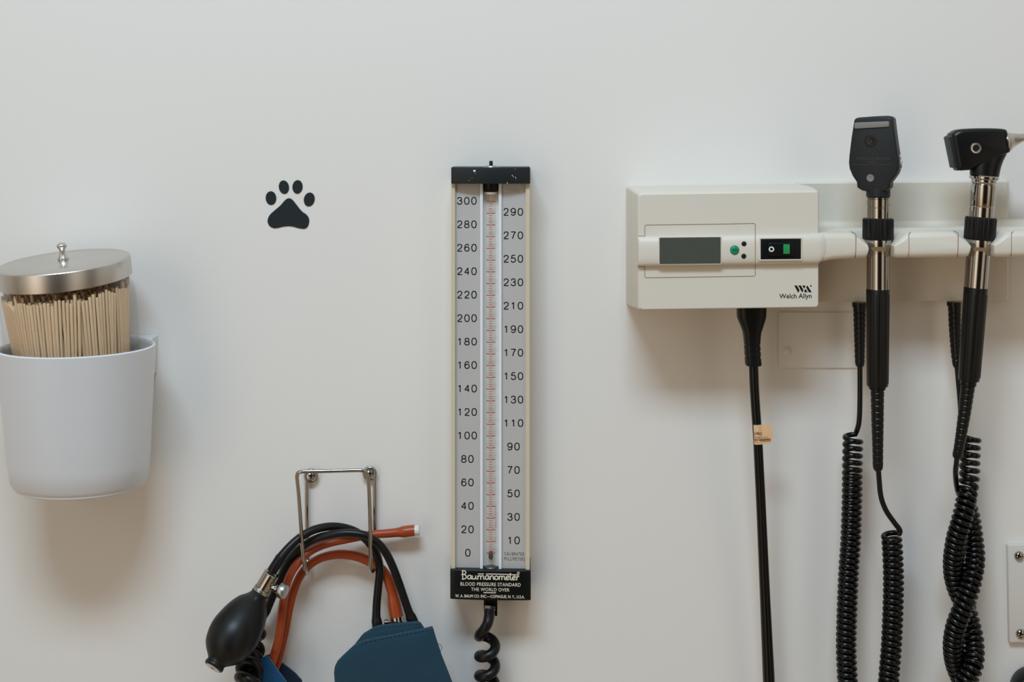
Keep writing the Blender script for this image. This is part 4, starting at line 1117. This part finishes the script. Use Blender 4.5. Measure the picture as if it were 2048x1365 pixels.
def cord_two():
    t = thing('spiral_cable', 'black coiled cord with two coils twisted around each other below the otoscope', 'cord', tuple(W(1928, 1500, .03)))
    flange(t, 1908, 604, .022, 14, 8)
    strain_relief(t, [(1909, 609, .022, 12.8), (1909.6, 650, .0225, 12), (1911.5, 700, .0235, 10.2), (1913.3, 728, .024, 8.4), (1913.8, 735, .024, 6.0)], 12)
    strain_relief(t, [(1937.0, 763, OD, 15.8), (1936.2, 770, OD, 15.8), (1936, 771.5, OD, 14.2), (1928.5, 830, OD - .003, 12.4), (1919, 890, OD - .007, 10.4), (1915, 910, OD - .009, 9.8), (1914.2, 915.5, OD - .0095, 8)], 14)
    lead = smooth([(1913.8, 730, .024), (1916.5, 760, .0245), (1920, 800, .025), (1922.5, 840, .027), (1924, 862, .031), (1926.5, 873, .035)], 8)
    P = [W(*p) for p in lead]
    ca = [(1942, 873, .036), (1940.5, 900, .036), (1939.5, 930, .036), (1939, 950, .036), (1937, 970, .037), (1933.5, 993, .041), (1930.5, 1012, .044), (1925.5, 1033, .046), (1919.3, 1056, .046), (1913, 1078, .044), (1908.6, 1105, .041), (1906.8, 1125, .038), (1907.7, 1149, .034),
          (1911.5, 1168, .031), (1918, 1187, .0285), (1928, 1207, .0270), (1935, 1226, .0270), (1940, 1246, .029), (1946.5, 1275, .034), (1948, 1294, .037), (1948, 1314, .041), (1945.5, 1333, .0445), (1937.5, 1354, .046), (1926, 1378, .046), (1914, 1405, .044), (1908, 1440, .041), (1912, 1475, .038)]
    cb = [(1929, 1003, .028), (1934, 1015, .0265), (1939, 1030, .0260), (1942.8, 1050, .0265), (1945.5, 1070, .029), (1948.7, 1098, .033), (1949.3, 1119, .037), (1947.3, 1139, .041), (1944, 1158, .044), (1939.5, 1178, .046), (1933.3, 1197, .047), (1926.5, 1217, .047), (1918.5, 1236, .046), (1912, 1255, .044),
          (1908, 1275, .041), (1906.5, 1294, .038), (1908, 1314, .034), (1912, 1333, .030), (1920, 1353, .0275), (1932, 1378, .027), (1942, 1405, .029), (1948, 1440, .033), (1944, 1475, .036)]
    path = ca + [(1920, 1494, .037), (1930, 1500, .037), (1938, 1492, .037)] + cb[::-1]
    ax = [W(*p) for p in smooth(path, 8)]
    def pit(q): return (15.4 if q < 0.045 else 11.9) * S(.035)
    P += trim(coil_pts(ax, CR * S(.035), pit, PI / 2, -1, 18), W(1921, 996, .030))
    tail = smooth([(1921, 996, .030), (1916, 985, .034), (1912.5, 968, .041), (1911, 945, .050), (1913, 925, .056), (1914.4, 908, OD - .009)], 7)
    P += [W(*p) for p in tail]
    mb = MB(); mb.sweep(P, WR * S(.035), 10); mb.build('coil_wire', 'black_cord', t, ang=60)
cord_two()

# ------------------------------------------------------------------ power cord
def power_cord():
    d = 0.045
    t = thing('power_cord', 'thick straight black power cord plugged under the cream station, with a paper tag', 'cord', tuple(W(1540, 1480, d)))
    mb = MB(); rings = []
    for y, x0, x1, th in ((612, 1474, 1532, 8.5), (619, 1474.2, 1532, 8.5), (632, 1474.4, 1531.6, 8.5), (638, 1475.5, 1530.5, 8.5), (650, 1480.5, 1526.6, 8.3), (664, 1486, 1521.8, 8), (675, 1487.6, 1520.4, 7.6), (688, 1488.6, 1519.6, 7.2),
                          (688.6, 1489.6, 1518.6, 6.8), (691.5, 1489.6, 1518.8, 6.8), (692, 1488.8, 1519.9, 7.1), (700, 1489.2, 1520.2, 7.1), (700.6, 1490.4, 1519, 6.6), (703.5, 1490.4, 1519, 6.6), (704, 1489.4, 1520.4, 7.0), (712, 1490, 1520.8, 7), (712.6, 1491, 1519.6, 6.5),
                          (715.5, 1491, 1519.8, 6.5), (716, 1490.2, 1521, 6.9), (727, 1490.8, 1522.2, 6.9), (730.5, 1491.4, 1522, 6.6), (731.5, 1493, 1520.5, 6)):
        r = []
        cx = (x0 + x1) / 2; hw = (x1 - x0) / 2
        for k in range(28):
            a = 2 * PI * k / 28
            cs, sn = math.cos(a), math.sin(a)
            ex = 0.55
            p = W(cx + hw * math.copysign(abs(cs) ** ex, cs), y, d)
            p.y = -(d + th / 1000 * math.copysign(abs(sn) ** ex, sn)); r.append(p)
        rings.append(r)
    mb.loft(rings); mb.build('plug', 'black_rubber', t, ang=40)
    pts = [(1507, 725, d, 9.3), (1508.5, 770, d, 9.3), (1511.5, 820, d, 9.3), (1515, 870, d, 9.4), (1518, 930, d - .003, 9.5), (1522, 1010, d - .007, 9.7), (1526, 1100, d - .011, 10), (1530, 1190, d - .014, 10.4), (1534, 1280, d - .016, 11.2), (1538, 1370, d - .018, 12), (1542, 1480, d - .02, 12)]
    tube(pts, 8, 18).build('cable', 'black_cord', t, ang=60)
    # paper tag folded round the cable
    mb = MB(); C = lambda x, y: (1490 + x / 22.74, 840 + y / 22.74)
    outl = [(340, 240), (560, 250), (850, 215), (1000, 208), (1120, 225), (1180, 270), (1225, 420), (1270, 640), (1275, 760), (1250, 900), (1210, 1010), (1150, 1085), (1060, 1100), (860, 1105), (760, 1125), (600, 1135), (420, 1132), (400, 1100), (360, 600)]
    def dtag(px):
        u = (px - 1515) / 9.8
        return d + 0.0004 + S(d) * 9.9 * (math.sqrt(max(0, 1 - u * u)) if abs(u) < 1 else 0) if px < 1522 else d + 0.0030
    nx = 20; grid = []
    def top_y(x):
        pts_ = [(340, 242), (560, 250), (850, 215), (1000, 208), (1120, 222), (1185, 275), (1225, 420), (1275, 690)]
        for (a, b), (c_, e_) in zip(pts_, pts_[1:]):
            if a <= x <= c_: return b + (e_ - b) * (x - a) / (c_ - a)
        return 690
    def bot_y(x):
        pts_ = [(340, 1120), (420, 1135), (600, 1138), (780, 1125), (860, 1105), (1060, 1100), (1150, 1085), (1210, 1010), (1250, 900), (1275, 700)]
        for (a, b), (c_, e_) in zip(pts_, pts_[1:]):
            if a <= x <= c_: return b + (e_ - b) * (x - a) / (c_ - a)
        return 700
    rings = []
    for i in range(nx + 1):
        x = 345 + (1274 - 345) * i / nx
        lean = 0
        dd = dtag(C(x, 0)[0])
        y0, y1 = top_y(x), bot_y(x)
        xs0 = x - (20 if x < 420 else 0); 
        p0 = W(*C(x, y0), dd); p1 = W(*C(x + (55 if x < 400 else 25 if x < 800 else 0), y1), dd)
        q = Vector((0, 0.0004, 0))
        rings.append([p0, p1, p1 + q, p0 + q])
    mb.loft(rings); tg = mb.build('paper_tag', 'paper_tag', t, ang=50)
    mb = MB()
    text_mesh('RVIBLE', 1506.6, 1523.8, 865, 870, d + 0.0046, bold=0.02, mb=mb)
    text_mesh('TION 3-P-2', 1508, 1535, 874, 878, d + 0.0046, mb=mb)
    text_mesh('115', 1511, 1516, 883, 886.5, d + 0.0046, mb=mb)
    prism([C(390, 905), C(720, 908), C(1170, 880), C(1170, 900), C(720, 925), C(390, 930)], d + .003, d + .0047, mb)
    mb.build('tag_lettering', 'tag_brown', tg).location = (0, 0, 0)
power_cord()

# ------------------------------------------------------------------ small wall fittings
def screw(t, cx, cy, r, d, m, rise=0.0022, cross=True):
    s = S(d); c = W(cx, cy, d); mb = MB()
    mb.lathe([(r * s, 0), (r * s, rise * .25), (r * s * .85, rise * .65), (r * s * .5, rise * .95), (0, rise)], c, (0, -1, 0), 28)
    o = mb.build('screw', m, t, ang=60)
    if cross:
        mb = MB()
        for an in (20, 110):
            a = math.radians(an); u = (math.cos(a), math.sin(a)); v = (-u[1], u[0]); l_, w_ = r * .62, r * .13
            prism([(cx + u[0] * l_ * i + v[0] * w_ * j, cy + u[1] * l_ * i + v[1] * w_ * j) for i, j in ((-1, -1), (1, -1), (1, 1), (-1, 1))], d + rise * .4, d + rise * 1.03, mb)
        mb.build('cross_slot', 'dark_hole', o).location = (0, 0, 0)
    return o
t = thing('painted_cover_plate', 'blank cover plate painted over in wall white, just under the cream station', 'wall plate', tuple(W(1640, 737, 0)))
prism([(1557, 625), (1735, 625), (1735, 737), (1561, 737), (1557, 733)], 0.0, 0.0016).build('plate', 'wall_paint', t, bevel=0.0005)
screw(t, 1573.5, 703, 9, 0.0016, 'wall_paint', 0.0022, False)
t = thing('cover_plate', 'white painted wall plate with two bright screws at the right edge', 'wall plate', tuple(W(2080, 1288, 0)))
prism([(2016, 1091), (2190, 1091), (2190, 1286), (2019.5, 1286)], 0.0, 0.0052).build('plate', 'plate_paint', t, bevel=0.0006)
screw(t, 2037.8, 1112.5, 9.6, 0.0052, 'chrome', 0.003)
screw(t, 2041, 1268, 9.6, 0.0052, 'chrome', 0.003)

t = thing('round_knob', 'black round knob cut off by the lower right corner, below the wall plate', 'knob', tuple(W(2074, 1388, 0)))
s = S(0.02); mb = MB()
mb.lathe([(0, 0), (38 * s, 0), (43 * s, 0.004), (44 * s, 0.010), (43 * s, 0.016), (39 * s, 0.020), (33 * s, 0.021), (30 * s, 0.018), (0, 0.018)], W(2074, 1388, 0.018) * 1 + Vector((0, 0.018, 0)), (0, -1, 0), 48)
mb.build('rim', 'black_rubber', t, ang=60)
mb = MB(); c = W(2074, 1388, 0.018)
mb.lathe([(0, -0.001), (29.5 * s, -0.001), (29 * s, 0.0008), (0, 0.0012)], c, (0, -1, 0), 40); mb.build('centre', 'tag_brown', t)

for o in ROOTS:
    if '_w' in o: del o['_w']
for o in list(SC.objects):
    if '_w' in o: del o['_w']
